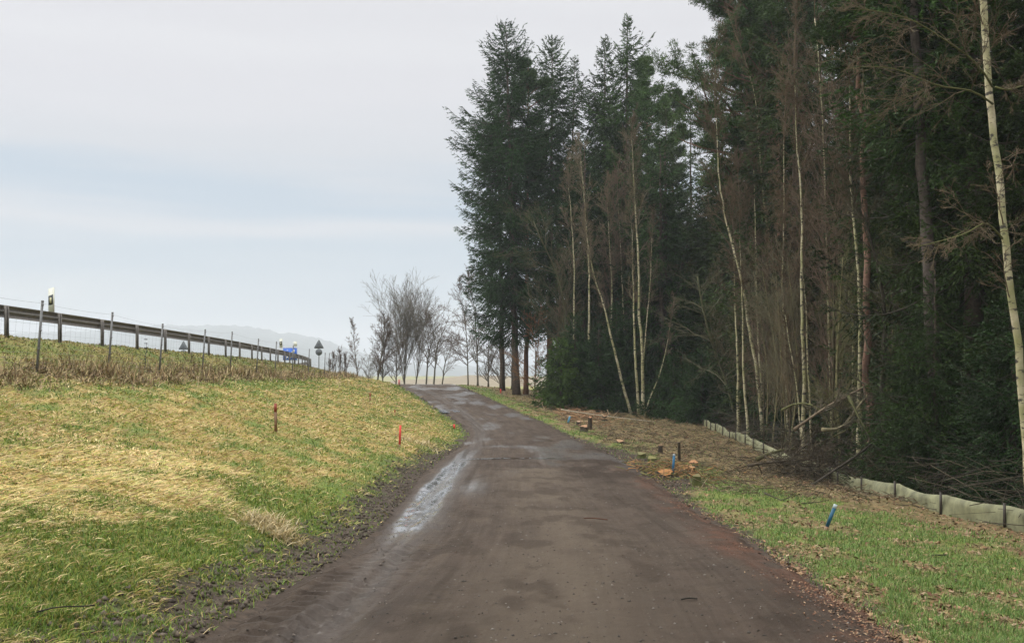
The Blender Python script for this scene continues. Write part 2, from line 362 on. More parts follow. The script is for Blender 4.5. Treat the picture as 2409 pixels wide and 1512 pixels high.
wet = np.interp(dd, [0, 5, 9, 12.5, 14, 27, 29, 34], [.22, .25, .32, .5, 1, 1, .6, .1])[:, None] * np.clip(.55 * np.exp(-((lat - slide - .05) / .30) ** 2) * (.15 + 1.0 * stripe) + sstep(11.8, 15.5, D2 + 3 * (n - .5)) * core * (.35 + 1.3 * sstep(.3, .5, stripe)), 0, 1)
wet = np.maximum(wet, .7 * np.exp(-(((lat - slide - .75) / .22) ** 2 + ((D2 - 20.5) / 1.6) ** 2)) * (.2 + stripe))
wet = np.clip(wet, 0, 1); RZ = RZ + .0 * wet
wet = np.maximum(wet, .4 * sstep(.5, .7, fbm(RX * .9 + 9, RY * .4, 85)) * sstep(22, 30, D2))
red = np.clip(1.2 * sstep(.3, .6, fbm(RX * 3, RY * 1.6, 91)) * (D2 < 26), 0, 1) * sstep(.84, .97, U + .16 * (fbm(RX * 2, RY * .7, 93) - .5))
i = (np.arange(len(dd) - 1)[:, None] * nu + np.arange(nu - 1)[None]).ravel(); Q = np.stack([i, i + 1, i + nu + 1, i + nu], -1)
rm, t, p = node_mat('dirt_road')
def lnoise(t, kx, ky, det=5, rough=.6, ramp=(.35, .65)):
    cmb = t.nodes.new('ShaderNodeCombineXYZ')
    for q, (nm, k) in enumerate((('lat', kx), ('run', ky))):
        mm = t.nodes.new('ShaderNodeMath'); mm.operation = 'MULTIPLY'; mm.inputs[1].default_value = k; t.links.new(attr(t, nm), mm.inputs[0]); t.links.new(mm.outputs[0], cmb.inputs[q])
    n = t.nodes.new('ShaderNodeTexNoise'); n.inputs['Scale'].default_value = 1; n.inputs['Detail'].default_value = det; n.inputs['Roughness'].default_value = rough; t.links.new(cmb.outputs[0], n.inputs['Vector'])
    r = t.nodes.new('ShaderNodeMapRange'); r.inputs[1].default_value = ramp[0]; r.inputs[2].default_value = ramp[1]; t.links.new(n.outputs['Fac'], r.inputs[0]); return r.outputs[0]
a5 = lnoise(t, 5.5, .22); a6 = lnoise(t, 18, .35, ramp=(.4, .7)); a7 = lnoise(t, 2.2, 3.2, 5, .65, (.48, .66))
a1 = noise(t, 1.0, 6, .65, 'Object', (1.6, .35, 1), (.35, .65)); a2 = noise(t, 24, 6, .75, ramp=(.3, .7)); a3 = noise(t, 3.5, 5, .6, 'Object', (1.5, .25, 1), (.5, .7)); a4 = noise(t, 90, 3, .6, ramp=(.62, .72))
c = mixc(t, a1, (.055, .039, .030), (.104, .076, .058)); c = mixc(t, mixc(t, a3, (0., 0., 0.), (.55, .55, .55)), c, (.130, .100, .068))
c = mixc(t, mixc(t, a2, (.35, .35, .35), (0., 0., 0.)), c, (.04, .030, .024)); c = mixc(t, mixc(t, a4, (0., 0., 0.), (.35, .35, .35)), c, (.24, .21, .18))
c = mixc(t, attr(t, 'red'), c, mixc(t, a2, (.075, .034, .022), (.17, .085, .055)))
c = mixc(t, mixc(t, a5, (0., 0., 0.), (.55, .55, .55)), c, (.046, .034, .026)); c = mixc(t, mixc(t, a6, (0., 0., 0.), (.4, .4, .4)), c, (.12, .098, .078))
c = mixc(t, mixc(t, a7, (0., 0., 0.), (.5, .5, .5)), c, (.045, .033, .025))
c = mixc(t, attr(t, 'dry'), c, (.135, .106, .078)); c = mixc(t, attr(t, 'dirt'), c, (.040, .028, .020))
w_ = attr(t, 'wet'); c = mixc(t, w_, c, (.060, .054, .053))
t.links.new(c, p.inputs['Base Color']); t.links.new(w_, p.inputs['Coat Weight']); p.inputs['Coat Roughness'].default_value = .10; p.inputs['Coat IOR'].default_value = 1.75
rr = t.nodes.new('ShaderNodeMapRange'); rr.inputs[3].default_value = .72; rr.inputs[4].default_value = .35; t.links.new(w_, rr.inputs[0]); t.links.new(rr.outputs[0], p.inputs['Roughness'])
sp = t.nodes.new('ShaderNodeMapRange'); sp.inputs[3].default_value = .08; sp.inputs[4].default_value = .7; t.links.new(w_, sp.inputs[0]); t.links.new(sp.outputs[0], p.inputs['Specular IOR Level'])
bn = t.nodes.new('ShaderNodeBump'); bn.inputs['Distance'].default_value = .045
bs = t.nodes.new('ShaderNodeMapRange'); bs.inputs[3].default_value = 1.0; bs.inputs[4].default_value = .12; t.links.new(w_, bs.inputs[0]); t.links.new(bs.outputs[0], bn.inputs['Strength'])
def mth(op, *a):
    m = t.nodes.new('ShaderNodeMath'); m.operation = op
    for q, v in enumerate(a):
        if isinstance(v, (int, float)): m.inputs[q].default_value = v
        else: t.links.new(v, m.inputs[q])
    return m.outputs[0]
wave = mth('SINE', mth('ADD', mth('MULTIPLY', attr(t, 'run'), 48.0), mth('MULTIPLY', attr(t, 'lat'), 14.0)))
hgt = mth('ADD', mth('ADD', noise(t, 22, 7, .8), mth('MULTIPLY', noise(t, 6, 4, .6), 1.2)), mth('MULTIPLY', mth('MULTIPLY', wave, attr(t, 'tread')), .45))
t.links.new(hgt, bn.inputs['Height']); t.links.new(bn.outputs[0], p.inputs['Normal'])
r_ = link('road', mesh('road', np.stack([RX, RY, RZ], -1), [Q], smooth=True, attrs=dict(dry=.6 * np.exp(-((lat - .05) / .8) ** 2) * sstep(.3, .6, fbm(RX * .8, RY * .3, 101)) * (D2 < 26), dirt=np.clip(sstep(.50, .62, fbm(RX * 1.5, RY * .8, 103)) * sstep(.55, .75, U) * sstep(20, 24, D2) * (1 - sstep(42, 50, D2)) * .85 + sstep(.54, .68, fbm(RX * 3.1, RY * 1.3, 105)) * .5 * (1 - wet), 0, 1), wet=wet, red=red, lat=lat, run=RY, tread=np.clip(np.exp(-((lat + 1.82) / .42) ** 4) * (D2 < 11) + .6 * np.exp(-((lat + .9) / .12) ** 4) * (D2 < 9), 0, 1) * (fbm(RX * 1.5, RY * .8, 87) > .38))), rm)
tag(r_, 'brown muddy dirt road with wet wheel track rising to a crest', 'road', kind='structure')

def road_z(x, d):
    d = float(d); k = int(np.clip(np.searchsorted(dd, d), 1, len(dd) - 1)); u = (x - RX[k, 0]) / (RX[k, -1] - RX[k, 0])
    if u < 0 or u > 1: return h1(x, d)
    return float(np.interp(x, RX[k], RZ[k]))

# puddles: thin sheets of water in the hollows
water = mat('puddle_water', (.035, .033, .032), .06, spec=.8, noise=(3, .8, 1.2))
def puddle(left, right, seed, label, lift=.006):
    """left / right: matching shore points (x, d); the sheet follows the hollow between them"""
    rng = np.random.default_rng(seed); m = 70; w = 9; Lp, Rp = np.array(left), np.array(right); tt = np.linspace(0, len(Lp) - 1, m); kk = np.arange(len(Lp))
    A = np.stack([np.interp(tt, kk, Lp[:, k]) for k in range(2)], 1); C = np.stack([np.interp(tt, kk, Rp[:, k]) for k in range(2)], 1)
    for q in (A, C): q[:, 0] += (fbm(tt * 2.3, tt * 0 + seed, seed, 4) - .5) * .16
    mid = (A + C) / 2; cl = np.sin(np.linspace(.05, math.pi - .05, m)) ** .35; A = mid + (A - mid) * cl[:, None]; C = mid + (C - mid) * cl[:, None]
    V = np.array([[[*(A[i] * (1 - u) + C[i] * u), 0] for u in np.linspace(0, 1, w)] for i in range(m)])
    zz = np.array([[road_z(V[i, j, 0], V[i, j, 1]) for j in range(w)] for i in range(m)]).mean(1); zz = np.convolve(np.pad(zz, 4, mode='edge'), np.ones(9) / 9, 'valid')
    for i in range(m): V[i, :, 2] = zz[i] + lift + .008
    i = (np.arange(m - 1)[:, None] * w + np.arange(w - 1)[None]).ravel()
    b = B(); b.add(V, np.stack([i, i + 1, i + w + 1, i + w], -1)); o = b.build('puddle', water, None, (0, 0, 0), smooth=True, col=False)
    tag(o, label, 'puddle', kind='structure')
def sl(d): return float((XL(d) + XR(d)) / 2 + np.interp(d, *SLD))
PD = (13.2, 15, 17, 19.5, 22, 25, 28)
puddle([(-1.6, 29.35), (-.6, 29.2), (.5, 29.3), (1.6, 29.5)], [(-1.6, 29.55), (-.6, 29.45), (.5, 29.5), (1.6, 29.7)], 6, 'thin strip of water lying right across the road')
puddle([(-4.1, 56.0), (-4.2, 56.9), (-4.4, 57.8)], [(-3.1, 56.2), (-3.0, 57.2), (-3.5, 58.0)], 8, 'small far puddle on the left edge of the road')

# clods and pebbles on the road
rng = np.random.default_rng(11)
def rocks(name, n_, fx, label, cols, smin, smax, flat=.6):
    b = B(); x, d = fx(n_); ico = np.array([[1, 0, 0], [-1, 0, 0], [0, 1, 0], [0, -1, 0], [0, 0, 1], [0, 0, -1.]]); Tr = np.array([[0, 2, 4], [2, 1, 4], [1, 3, 4], [3, 0, 4], [2, 0, 5], [1, 2, 5], [3, 1, 5], [0, 3, 5]])
    sz = rng.uniform(smin, smax, n_) * rng.uniform(.5, 1.3, n_); V = ico[None] * (1 + .35 * rng.normal(size=(n_, 6, 1))) * sz[:, None, None]; V[..., 2] *= flat
    th = rng.uniform(0, 6.28, n_); cx_, sx_ = np.cos(th)[:, None], np.sin(th)[:, None]; V = np.stack([V[..., 0] * cx_ - V[..., 1] * sx_, V[..., 0] * sx_ + V[..., 1] * cx_, V[..., 2]], -1)
    z = np.array([road_z(a, c_) for a, c_ in zip(x, d)]); V += np.stack([x, d, z + sz * .15], -1)[:, None]
    T_ = (Tr[None] + (np.arange(n_) * 6)[:, None, None]).reshape(-1, 3); cc = np.array(cols)[rng.integers(0, len(cols), n_)]
    b.add(V.reshape(-1, 3), T=T_, col=np.repeat(cc, 6, axis=0)); tag(b.build(name, M['stone']), label, 'gravel', kind='stuff')
def fx_road(n_):
    d = 4 + 34 * rng.random(n_) ** 1.7; u = rng.random(n_); return XL(d) + .1 + (XR(d) - XL(d) - .2) * u, d
rocks('gravel', 8000, fx_road, 'small stones and mud crumbs strewn over the dirt road', [(.10, .08, .065), (.05, .04, .03), (.16, .14, .12), (.07, .045, .03), (.03, .023, .018), (.04, .03, .022)], .004, .014)
def fx_mud(n_):
    d = 4 + 32 * rng.random(n_) ** 1.5; s = rng.random(n_) * .9; right = (rng.random(n_) < .35) & (d > 19) & (d < 42)
    return np.where(right, XR(d) + s * np.interp(d, [0, 20, 24, 36, 42], [.4, .4, 1.2, .9, .3]), XL(d) - s * .95), d
rocks('mud', 7000, fx_mud, 'churned dark mud clods along both road edges', [(.035, .024, .015), (.055, .038, .024), (.075, .055, .036), (.05, .045, .02)], .008, .034, .8)

# ---------------------------------------------------------------- grass
def blades(name, x, d, length, width, lie, colr, label, cat, az=None, mat_='blade', seed=0, zoff=0):
    rg = np.random.default_rng(seed); n_ = len(x); z = H(x, d) - .01 + zoff
    a = rg.uniform(0, 2 * math.pi, n_) if az is None else az; hd = np.stack([np.cos(a), np.sin(a), 0 * a], -1); up = np.array([0, 0, 1.0])
    P0 = np.stack([x, d, z], -1); D1 = unit(hd * (lie * .6)[:, None] + up * (1.02 - lie * .85)[:, None]); D2_ = unit(hd * (lie * 1.3)[:, None] + up * (1 - lie * 1.08)[:, None])
    P1 = P0 + D1 * (length * .55)[:, None]; P2 = P1 + D2_ * (length * .5)[:, None]
    sd_ = unit(np.cross(D1, hd + .3 * rg.normal(size=(n_, 3)))) * width[:, None] * .5
    # turn part of the blades so they show their width
    V = np.stack([P0 - sd_, P0 + sd_, P1 - sd_ * .8, P1 + sd_ * .8, P2], 1).reshape(-1, 3); o = (np.arange(n_) * 5)[:, None]
    me = mesh(name, V, [o + np.array([[0, 1, 3, 2]]), o + np.array([[2, 3, 4]])], np.repeat(colr, 5, axis=0))
    return tag(link(name, me, M[mat_]), label, cat, kind='stuff')
def pick(cols, n_, rg, var=.25):
    c_ = np.array(cols)[rg.integers(0, len(cols), n_)]; return c_ * (1 + var * rg.normal(size=(n_, 1))).clip(.4, 1.7)
def scatter(n_, dmin, dmax, xa, xb, rg, pw=1.0):
    d = 1 / rg.uniform(1 / dmax, 1 / dmin, n_) if pw == 1 else np.exp(rg.uniform(np.log(dmin), np.log(dmax), n_))
    d = np.where(rg.random(n_) < .5, d, np.exp(rg.uniform(np.log(dmin), np.log(dmax), n_))); lo, hi = xa(d), xb(d); return lo + (hi - lo) * rg.random(n_), d
GREEN = [(.10, .165, .022), (.145, .21, .030), (.065, .115, .016), (.22, .235, .045), (.12, .185, .03), (.26, .235, .065)]
STRAW = [(.50, .385, .17), (.42, .31, .125), (.58, .46, .24), (.32, .22, .09), (.42, .37, .13), (.32, .32, .08), (.26, .30, .06)]
rg = np.random.default_rng(21)
lf = lambda d: np.maximum(XG(d) - 1, -.60 * d - 1.5)
x, d = scatter(330000, 3.2, 105, lf, lambda d: XL(d) + .0, rg); x2, d2 = scatter(170000, 3.2, 16, lf, lambda d: XL(d) + .0, rg); x = np.append(x, x2); d = np.append(d, d2)
st_, mu_, li_, wo_, we_ = masks(x, d); k = rg.random(len(x)) > mu_ * .93; x, d, st_ = x[k], d[k], st_[k]; 
isst = rg.random(len(x)) < st_ * .80 + .04; inem = x < XF(d) + .3
n_ = len(x); ln = np.where(isst, rg.uniform(.04, .14, n_), rg.uniform(.025, .075, n_)) * (1 + .6 * (fbm(x * 1.5, d * 1.5, 95) - .4)) * (1 + d * .012)
wi = np.where(isst, .0022, .0032) + .0008 * d; lie = np.where(isst, rg.uniform(.86, .985, n_), rg.uniform(.3, .85, n_))
az = np.where(isst, fbm(x * .9, d * .9, 97) * 12 + rg.normal(size=n_) * 1.1, rg.uniform(0, 6.28, n_))
cg = pick(GREEN, n_, rg) ; cs = pick(STRAW, n_, rg); cg = np.where(inem[:, None], cg * np.array([.95, .8, .95]), cg); cs = np.where(inem[:, None], cs * np.array([.6, .58, .62]), cs)
pale = (d < 16) * np.clip(1.4 - abs((XL(d) - x) - 3.3) / 1.4, 0, 1); cs = cs * (1 + .35 * pale[:, None]) * np.array([1, .97, 1.0]) + .05 * pale[:, None]; cl = np.where(isst[:, None], cs, cg)
q = isst
blades('straw', x[q], d[q], ln[q], wi[q], lie[q], cl[q], 'matted yellow mown straw lying over the meadow bank', 'straw', az[q], seed=3, zoff=.012)
q = ~isst
blades('meadow_grass', x[q], d[q], ln[q], wi[q], lie[q], cl[q], 'short green meadow grass on the bank left of the road', 'grass', az[q], seed=4)
# right verge
rf = lambda d: np.minimum(XRF(d) + .5, .56 * d + 1.5)
x, d = scatter(200000, 3.2, 92, lambda d: XR(d) + .02, rf, rg); x2, d2 = scatter(90000, 3.2, 16, lambda d: XR(d) + .02, rf, rg); x = np.append(x, x2); d = np.append(d, d2)
st_, mu_, li_, wo_, we_ = masks(x, d); k = rg.random(len(x)) > np.maximum(mu_ * .85, np.maximum(li_ * .86, wo_ * .85)); x, d, li = x[k], d[k], li_[k]; n_ = len(x)
dryb = rg.random(n_) < .36 + .4 * li
blades('verge_grass', x, d, rg.uniform(.03, .085, n_) * (1 + d * .01), .0035 + .0006 * d, np.where(dryb, rg.uniform(.7, .95, n_), rg.uniform(.15, .7, n_)),
       np.where(dryb[:, None], pick([(.25, .19, .09), (.30, .25, .13), (.20, .16, .07)], n_, rg), pick([(.11, .19, .045), (.15, .24, .065), (.08, .145, .03), (.20, .26, .08), (.15, .19, .05)], n_, rg)),
       'green grass on the verge right of the road', 'grass', seed=5)
# dry brown weeds below the wire fence
d = np.exp(rg.uniform(np.log(13), np.log(98), 60000)); x = XF(d) + .30 + rg.normal(size=len(d)) * .40; n_ = len(x)
cl_ = fbm(d * .9, x * 1.2, 99, 3); k = rg.random(n_) < .25 + .75 * sstep(.42, .62, cl_); x, d, cl_ = x[k], d[k], cl_[k]; n_ = len(x)
tall = rg.random(n_) < .16 * sstep(.4, .65, cl_)
blades('weeds', x, d, np.where(tall, rg.uniform(.2, .55, n_), rg.uniform(.08, .30, n_)) * (.35 + 1.1 * cl_), .006 + .0006 * d, np.where(tall, rg.uniform(.1, .7, n_), rg.uniform(.5, .97, n_)),
       pick([(.27, .19, .10), (.20, .13, .07), (.36, .27, .14), (.13, .09, .055), (.38, .30, .16), (.18, .18, .06)], n_, rg), 'brown withered weeds tangled along the foot of the wire fence', 'weeds', seed=6, mat_='dry')
# pale straw tufts near the road edge, left
b_ = []
rgt = np.random.default_rng(31)
for (px, py, d0, nn_, rad) in [(622, 1165, 11.6, 420, .26), (660, 1205, 11.2, 260, .2), (980, 985, 33, 300, .8)]:
    x0 = (px - CX) * d0 / F; b_.append(np.column_stack([x0 + rgt.normal(size=nn_) * rad * .6, d0 + rgt.normal(size=nn_) * rad * .6]))
P = np.vstack(b_); n_ = len(P)
blades('straw_tufts', P[:, 0], P[:, 1], rgt.uniform(.10, .30, n_), .006 + .0005 * P[:, 1], rgt.uniform(.55, .95, n_), pick([(.46, .37, .20), (.36, .27, .12), (.54, .45, .28), (.24, .20, .08)], n_, rgt), 'pale bleached straw tufts near the road', 'straw', az=rgt.uniform(0, 6.28, n_), seed=7, zoff=.02)
# fallen leaves and chips on the right side
x, d = scatter(46000, 4, 90, lambda d: XR(d) - .1, lambda d: np.minimum(XRF(d) + 5, .56 * d + 2), rg)
_, mu_, li_, wo_, _ = masks(x, d); k = rg.random(len(x)) < np.maximum(.10, np.maximum(li_, .6 * wo_)); x, d = x[k], d[k]; n_ = len(x); z = H(x, d) + .015
sz = rg.uniform(.012, .030, n_) + .0008 * d; a = rg.uniform(0, 6.28, n_); Dv = np.stack([np.cos(a), np.sin(a), rg.normal(size=n_) * .35], -1) * sz[:, None]; Wv = np.stack([-np.sin(a), np.cos(a), rg.normal(size=n_) * .35], -1) * (sz * .55)[:, None]
b0 = B(); m_ = 12000; d3 = 1 / rg.uniform(1 / 24, 1 / 4., m_); x3 = XR(d3) + .05 + rg.normal(size=m_) * .22; k3 = fbm(x3 * 2, d3 * 1.3, 77) > .45; x3, d3 = x3[k3], d3[k3]; m_ = len(x3); z3 = np.array([road_z(a_, c_) for a_, c_ in zip(x3, d3)]) + .012; s3 = rg.uniform(.005, .012, m_) + .0004 * d3; a3 = rg.uniform(0, 6.28, m_)
b0.leaves(np.stack([x3, d3, z3], -1), np.stack([np.cos(a3), np.sin(a3), rg.normal(size=m_) * .3], -1) * s3[:, None], np.stack([-np.sin(a3), np.cos(a3), rg.normal(size=m_) * .3], -1) * (s3 * .5)[:, None], pick([(.12, .055, .03), (.08, .04, .025), (.17, .09, .05), (.22, .15, .09)], m_, rg)); tag(b0.build('needle_litter', M['dry']), 'reddish brown needle litter along the right edge of the road', 'litter', kind='stuff')
b = B(); b.leaves(np.stack([x, d, z], -1), Dv, Wv, pick([(.17, .10, .05), (.22, .14, .075), (.10, .06, .03), (.25, .18, .11), (.14, .07, .04)], n_, rg)); tag(b.build('leaves', M['dry']), 'brown fallen leaves and bark chips on the verge and forest floor', 'leaves', kind='stuff')

# ---------------------------------------------------------------- woody plants
def grow(P, D, L, R, K, wig, trop, rg, flat=None):
    """grow n branches of K segments; returns node positions (K+1,n,3), radii (K+1,n)"""
    Ps = [P]; Rs = [R]; Ds = [D]
    for k in range(K):
        D = unit(D + wig * rg.normal(size=D.shape) + np.array([0, 0, trop])); P = P + D * (L / K)[:, None]; Ps.append(P); Ds.append(D); Rs.append(R * (1 - .82 * (k + 1) / K))
    return np.array(Ps), np.array(Rs), np.array(Ds)
def children(nodes, m, s0, ang, ratio, rg, rmul=.6, upb=0.0, Lpar=None):
    Ps, Rs, Ds = nodes; K, n_ = Ps.shape[0] - 1, Ps.shape[1]; idx = np.repeat(np.arange(n_), m); u = rg.uniform(s0, 1, len(idx)) * K; k = np.minimum(u.astype(int), K - 1); f = (u - k)[:, None]
    P = Ps[k, idx] * (1 - f) + Ps[k + 1, idx] * f; D = Ds[k + 1, idx]; R = (Rs[k, idx] * (1 - f[:, 0]) + Rs[k + 1, idx] * f[:, 0]) * rmul
    rv = rg.normal(size=D.shape); rv[:, 2] += upb; pr = unit(rv - D * (rv * D).sum(1, keepdims=True)); a = rg.uniform(ang[0], ang[1], len(idx))[:, None]
    return P, unit(D * np.cos(a) + pr * np.sin(a)), Lpar[idx] * ratio * rg.uniform(.6, 1.2, len(idx)) * (1.15 - .6 * u / K), R
def addnodes(b, nodes, rmin, col, n=3):
    Ps, Rs, _ = nodes; Rs = np.maximum(Rs, rmin)
    b.segs(Ps[:-1].reshape(-1, 3), Ps[1:].reshape(-1, 3), Rs[:-1].ravel(), Rs[1:].ravel(), n, col)
def resample(path, n_):
    path = np.asarray(path, dtype=float); s = np.concatenate([[0], np.cumsum(np.linalg.norm(np.diff(path, axis=0), axis=1))]); t_ = np.linspace(0, s[-1], n_)
    P = np.stack([np.interp(t_, s, path[:, k]) for k in range(3)], 1)
    for _ in range(2): P[1:-1] = (P[:-2] + 2 * P[1:-1] + P[2:]) / 4
    return P
def bare_tree(name, label, cat, path, r0, r1, rg, spec, col, tcol, group=None, mat_='bark', rmin=.006, ns=7, leader=0, rm=.6):
    """path: trunk nodes base->top. spec: list of (count, start, (angle), ratio, K, wiggle, tropism) per level"""
    P = resample(path, max(8, int(np.linalg.norm(np.asarray(path[-1]) - np.asarray(path[0])) / .45))); n_ = len(P); R = np.linspace(r0, r1, n_); R[0] *= 1.35
    P[1:-1] += rg.normal(size=(n_ - 2, 3)) * r0 * .12
    o = empty(name, P[0], label, cat, group); b = B(); b.tube(P, R, ns, col=col); b.build('trunk', M[mat_], o, P[0], smooth=True)
    D = unit(np.gradient(P, axis=0)); nodes = (P[:, None], R[:, None], D[:, None]); Ht = np.array([np.linalg.norm(P[-1] - P[0])]); b = B(); Lp = Ht
    for (m, s0, ang, ratio, K, wig, trop) in spec:
        P_, D_, L_c, R_c = children(nodes, m, s0, ang, ratio, rg, Lpar=Lp, rmul=rm); nodes = grow(P_, D_, L_c, np.maximum(R_c, rmin), K, wig, trop, rg); addnodes(b, nodes, rmin, tcol, 3); Lp = L_c; rm = .6
    if leader:
        Q_ = [P[-1]]; D_ = unit(P[-1] - P[-3])
        for k in range(7): D_ = unit(D_ + rg.normal(size=3) * .07 + np.array([0, 0, .12])); Q_.append(Q_[-1] + D_ * leader / 7)
        Q_ = np.array(Q_); b.tube(Q_, np.linspace(r1, .008, 8), 6, col=np.asarray(tcol) * 1.3); nodes = (Q_[:, None], np.linspace(r1, .01, 8)[:, None], unit(np.gradient(Q_, axis=0))[:, None]); Lp = np.array([leader])
        for (m, s0, ang, ratio, K, wig, trop) in [(16, .0, (.3, .7), .45, 5, .1, .05), (7, .1, (.3, .8), .45, 3, .15, 0), (5, .1, (.3, .8), .5, 2, .2, 0)]:
            P_, D_, L_c, R_c = children(nodes, m, s0, ang, ratio, rg, Lpar=Lp); nodes = grow(P_, D_, L_c, np.maximum(R_c, rmin), K, wig, trop, rg); addnodes(b, nodes, rmin, tcol, 3); Lp = L_c
    b.build('crown', M['twig'], o, P[0]); return o
TW = [(18, .35, (.5, .9), .28, 6, .12, .05), (6, .2, (.4, .8), .45, 4, .15, .03), (5, .15, (.4, .8), .5, 3, .2, .0)]
def px_path(pts, d, rg, dj=.25, root=True):
    """pts listed top -> base in picture units"""
    P = [at(x, y, d) for x, y in pts][::-1]; P = [p_ + np.array([0, rg.normal() * dj, 0]) for p_ in P]
    if root:
        x, y, z = P[0]; g_ = h1(x, y); 
        if z > g_ + .05:
            dx = (P[0][0] - P[1][0]) / max(P[1][2] - P[0][2], .1) * (z - g_) * .6; dx = float(np.clip(dx, -.6, .6)); P.insert(0, np.array([x + dx, y, h1(x + dx, y) - .05]))
        else: P[0][2] = g_ - .05
    return P

# -- birches with white bark
bm, t, p = node_mat('birch_bark')
v1 = noise(t, 1, 4, .6, 'Object', (5, 5, 11), (.53, .62)); v2 = noise(t, 5, 4, .6, ramp=(.4, .7)); v3 = noise(t, 1.1, 3, .6, ramp=(.42, .62))
c = mixc(t, v2, (.40, .35, .21), (.60, .53, .36)); c = mixc(t, mixc(t, v3, (0., 0., 0.), (.75, .75, .75)), c, (.23, .24, .08)); c = mixc(t, v1, c, (.05, .042, .032))
t.links.new(c, p.inputs['Base Color']); p.inputs['Roughness'].default_value = .7
M['birch'] = bm
BT = [(20, .42, (.35, .75), .20, 5, .10, .06), (7, .15, (.35, .8), .5, 4, .14, .0), (5, .1, (.3, .8), .55, 3, .18, -.05)]
BROWN = (.115, .072, .050); OLIVE = (.085, .075, .038); MOSS = (.12, .13, .05)
births = [
 ('rightmost thick birch trunk, its top running out of the frame', [(2292, -700), (2304, -160), (2316, 0), (2331, 200), (2357, 450), (2370, 640), (2388, 780), (2404, 900)], 18, .068, .06, 2.0),
 ('bright straight birch rising behind the heap of fallen branches', [(1998, 200), (2000, 314), (2006, 436), (2014, 600), (2018, 784), (2022, 900), (2026, 1010)], 30, .085, .03, 1.2),
 ('bright birch standing between the leaning birch and the brush heap', [(1872, 200), (1878, 348), (1884, 470), (1885, 680), (1886, 784), (1891, 900), (1893, 1040)], 36, .082, .03, 1.1),
 ('long pale birch leaning left over the barrier fence', [(1683, 280), (1692, 418), (1711, 525), (1737, 627), (1755, 697), (1765, 784), (1776, 847), (1790, 960)], 45, .10, .03, 1.1),
 ('slim birch with a slight bend behind the leaning one', [(1765, 180), (1779, 244), (1784, 349), (1802, 523), (1811, 551), (1821, 627), (1828, 700), (1838, 830)], 47, .075, .03, 1.),
 ('thin straight birch just left of the bent slim birch', [(1774, 400), (1779, 575), (1783, 714), (1788, 820), (1793, 930)], 46, .065, .025, .9),
 ('thin yellowish birch left of the bright middle birch', [(1843, 330), (1844, 470), (1844, 610), (1840, 666), (1845, 749), (1850, 860)], 42, .055, .025, .9),
 ('tall slender birch in front of the grey spruce trunk', [(2110, 80), (2124, 200), (2129, 383), (2133, 523), (2134, 627), (2140, 680), (2146, 800)], 33, .06, .03, 1.),
 ('short visible birch stem right of the slender birch', [(2154, 420), (2161, 568), (2164, 672), (2166, 790)], 34, .045, .02, .8),
 ('very thin birch leaning against the bright middle birch foot', [(1886, 620), (1894, 714), (1898, 820), (1906, 969)], 37, .045, .02, .5),
 ('thin crooked sapling birch slanting toward the barrier fence', [(1850, 740), (1859, 819), (1872, 889), (1879, 970)], 39, .045, .02, .5),
 ('slim birch standing just behind the far end of the barrier fence', [(1740, 560), (1746, 732), (1748, 871), (1757, 1000)], 45, .07, .03, .7),
 ('white stemmed birch at the end of the barrier fence', [(1726, 560), (1730, 694), (1734, 854), (1736, 1000)], 48, .075, .03, .7),
 ('thin birch in the shade left of the brush heap birch', [(1990, 480), (1995, 603), (1996, 680), (2001, 735), (2006, 819), (2007, 930)], 35, .045, .02, .7),
 ('tall birch of the clump of three at the clearing edge', [(1486, 330), (1493, 470), (1502, 610), (1504, 749), (1511, 802), (1514, 978)], 60, .12, .035, 1.1),
 ('middle birch of the clump of three at the clearing edge', [(1486, 540), (1490, 666), (1492, 784), (1497, 889), (1504, 978)], 60.4, .10, .03, .6),
 ('left leaning birch of the clump at the clearing edge', [(1380, 560), (1399, 659), (1420, 714), (1441, 802), (1466, 906), (1485, 977)], 60.8, .10, .03, .7),
 ('crooked thin stem springing right from the birch clump', [(1576, 770), (1570, 812), (1560, 854), (1546, 899), (1525, 941), (1516, 978)], 59.6, .05, .02, .5),
 ('forked pale stem close behind the tall clump birch', [(1534, 560), (1530, 666), (1520, 777), (1512, 860), (1510, 970)], 61, .06, .025, .6),
 ('straight birch above the young spruces, right of its pair', [(1366, 380), (1372, 440), (1380, 530), (1385, 610), (1386, 715), (1385, 795)], 64, .09, .03, 1.1),
 ('straight birch above the young spruces, left of its pair', [(1338, 440), (1343, 500), (1348, 570), (1351, 640), (1350, 750)], 65, .085, .03, .9),
 ('dim birch stem in the wood left of the birch clump', [(1428, 470), (1434, 585), (1440, 680), (1437, 790)], 67, .08, .03, .9),
 ('dim birch stem in the wood directly behind the birch clump', [(1452, 460), (1460, 575), (1467, 732), (1470, 820)], 68, .08, .03, .9),
 ('small birch top high among the brown twigs near the pine', [(1918, 40), (1924, 129), (1926, 199), (1932, 251), (1940, 420)], 38, .05, .02, 1.),
]
for k_, (lab, pts, d, r0, r1, cs_) in enumerate(births):
    rg = np.random.default_rng(200 + k_); sp_ = [(int(20 * cs_) + 4, .58, (.3, .7), .17 * (.7 + .3 * cs_), 5, .10, .06)] + BT[1:]
    if k_ == 0: sp_ = [(12, .22, (.5, 1.2), .09, 6, .12, .02), (8, .15, (.35, .9), .5, 4, .16, -.02), (6, .1, (.3, .8), .5, 3, .2, -.05)]
    o = bare_tree('birch_tree', lab, 'birch', px_path(pts, d, rg, .12), r0, min(r1, .014) if k_ else r1, rg, sp_, None, np.array([.125, .09, .055]) if d < 58 else np.array([.17, .135, .085]), 'birches at the edge of the wood', 'birch', rmin=.0045 + d * .00004, leader=(0 if k_ == 0 else 2.2 + .03 * d if d < 58 else 1.8), rm=(.26 if k_ == 0 else .5))

    if k_ == 0: thick_birch = o
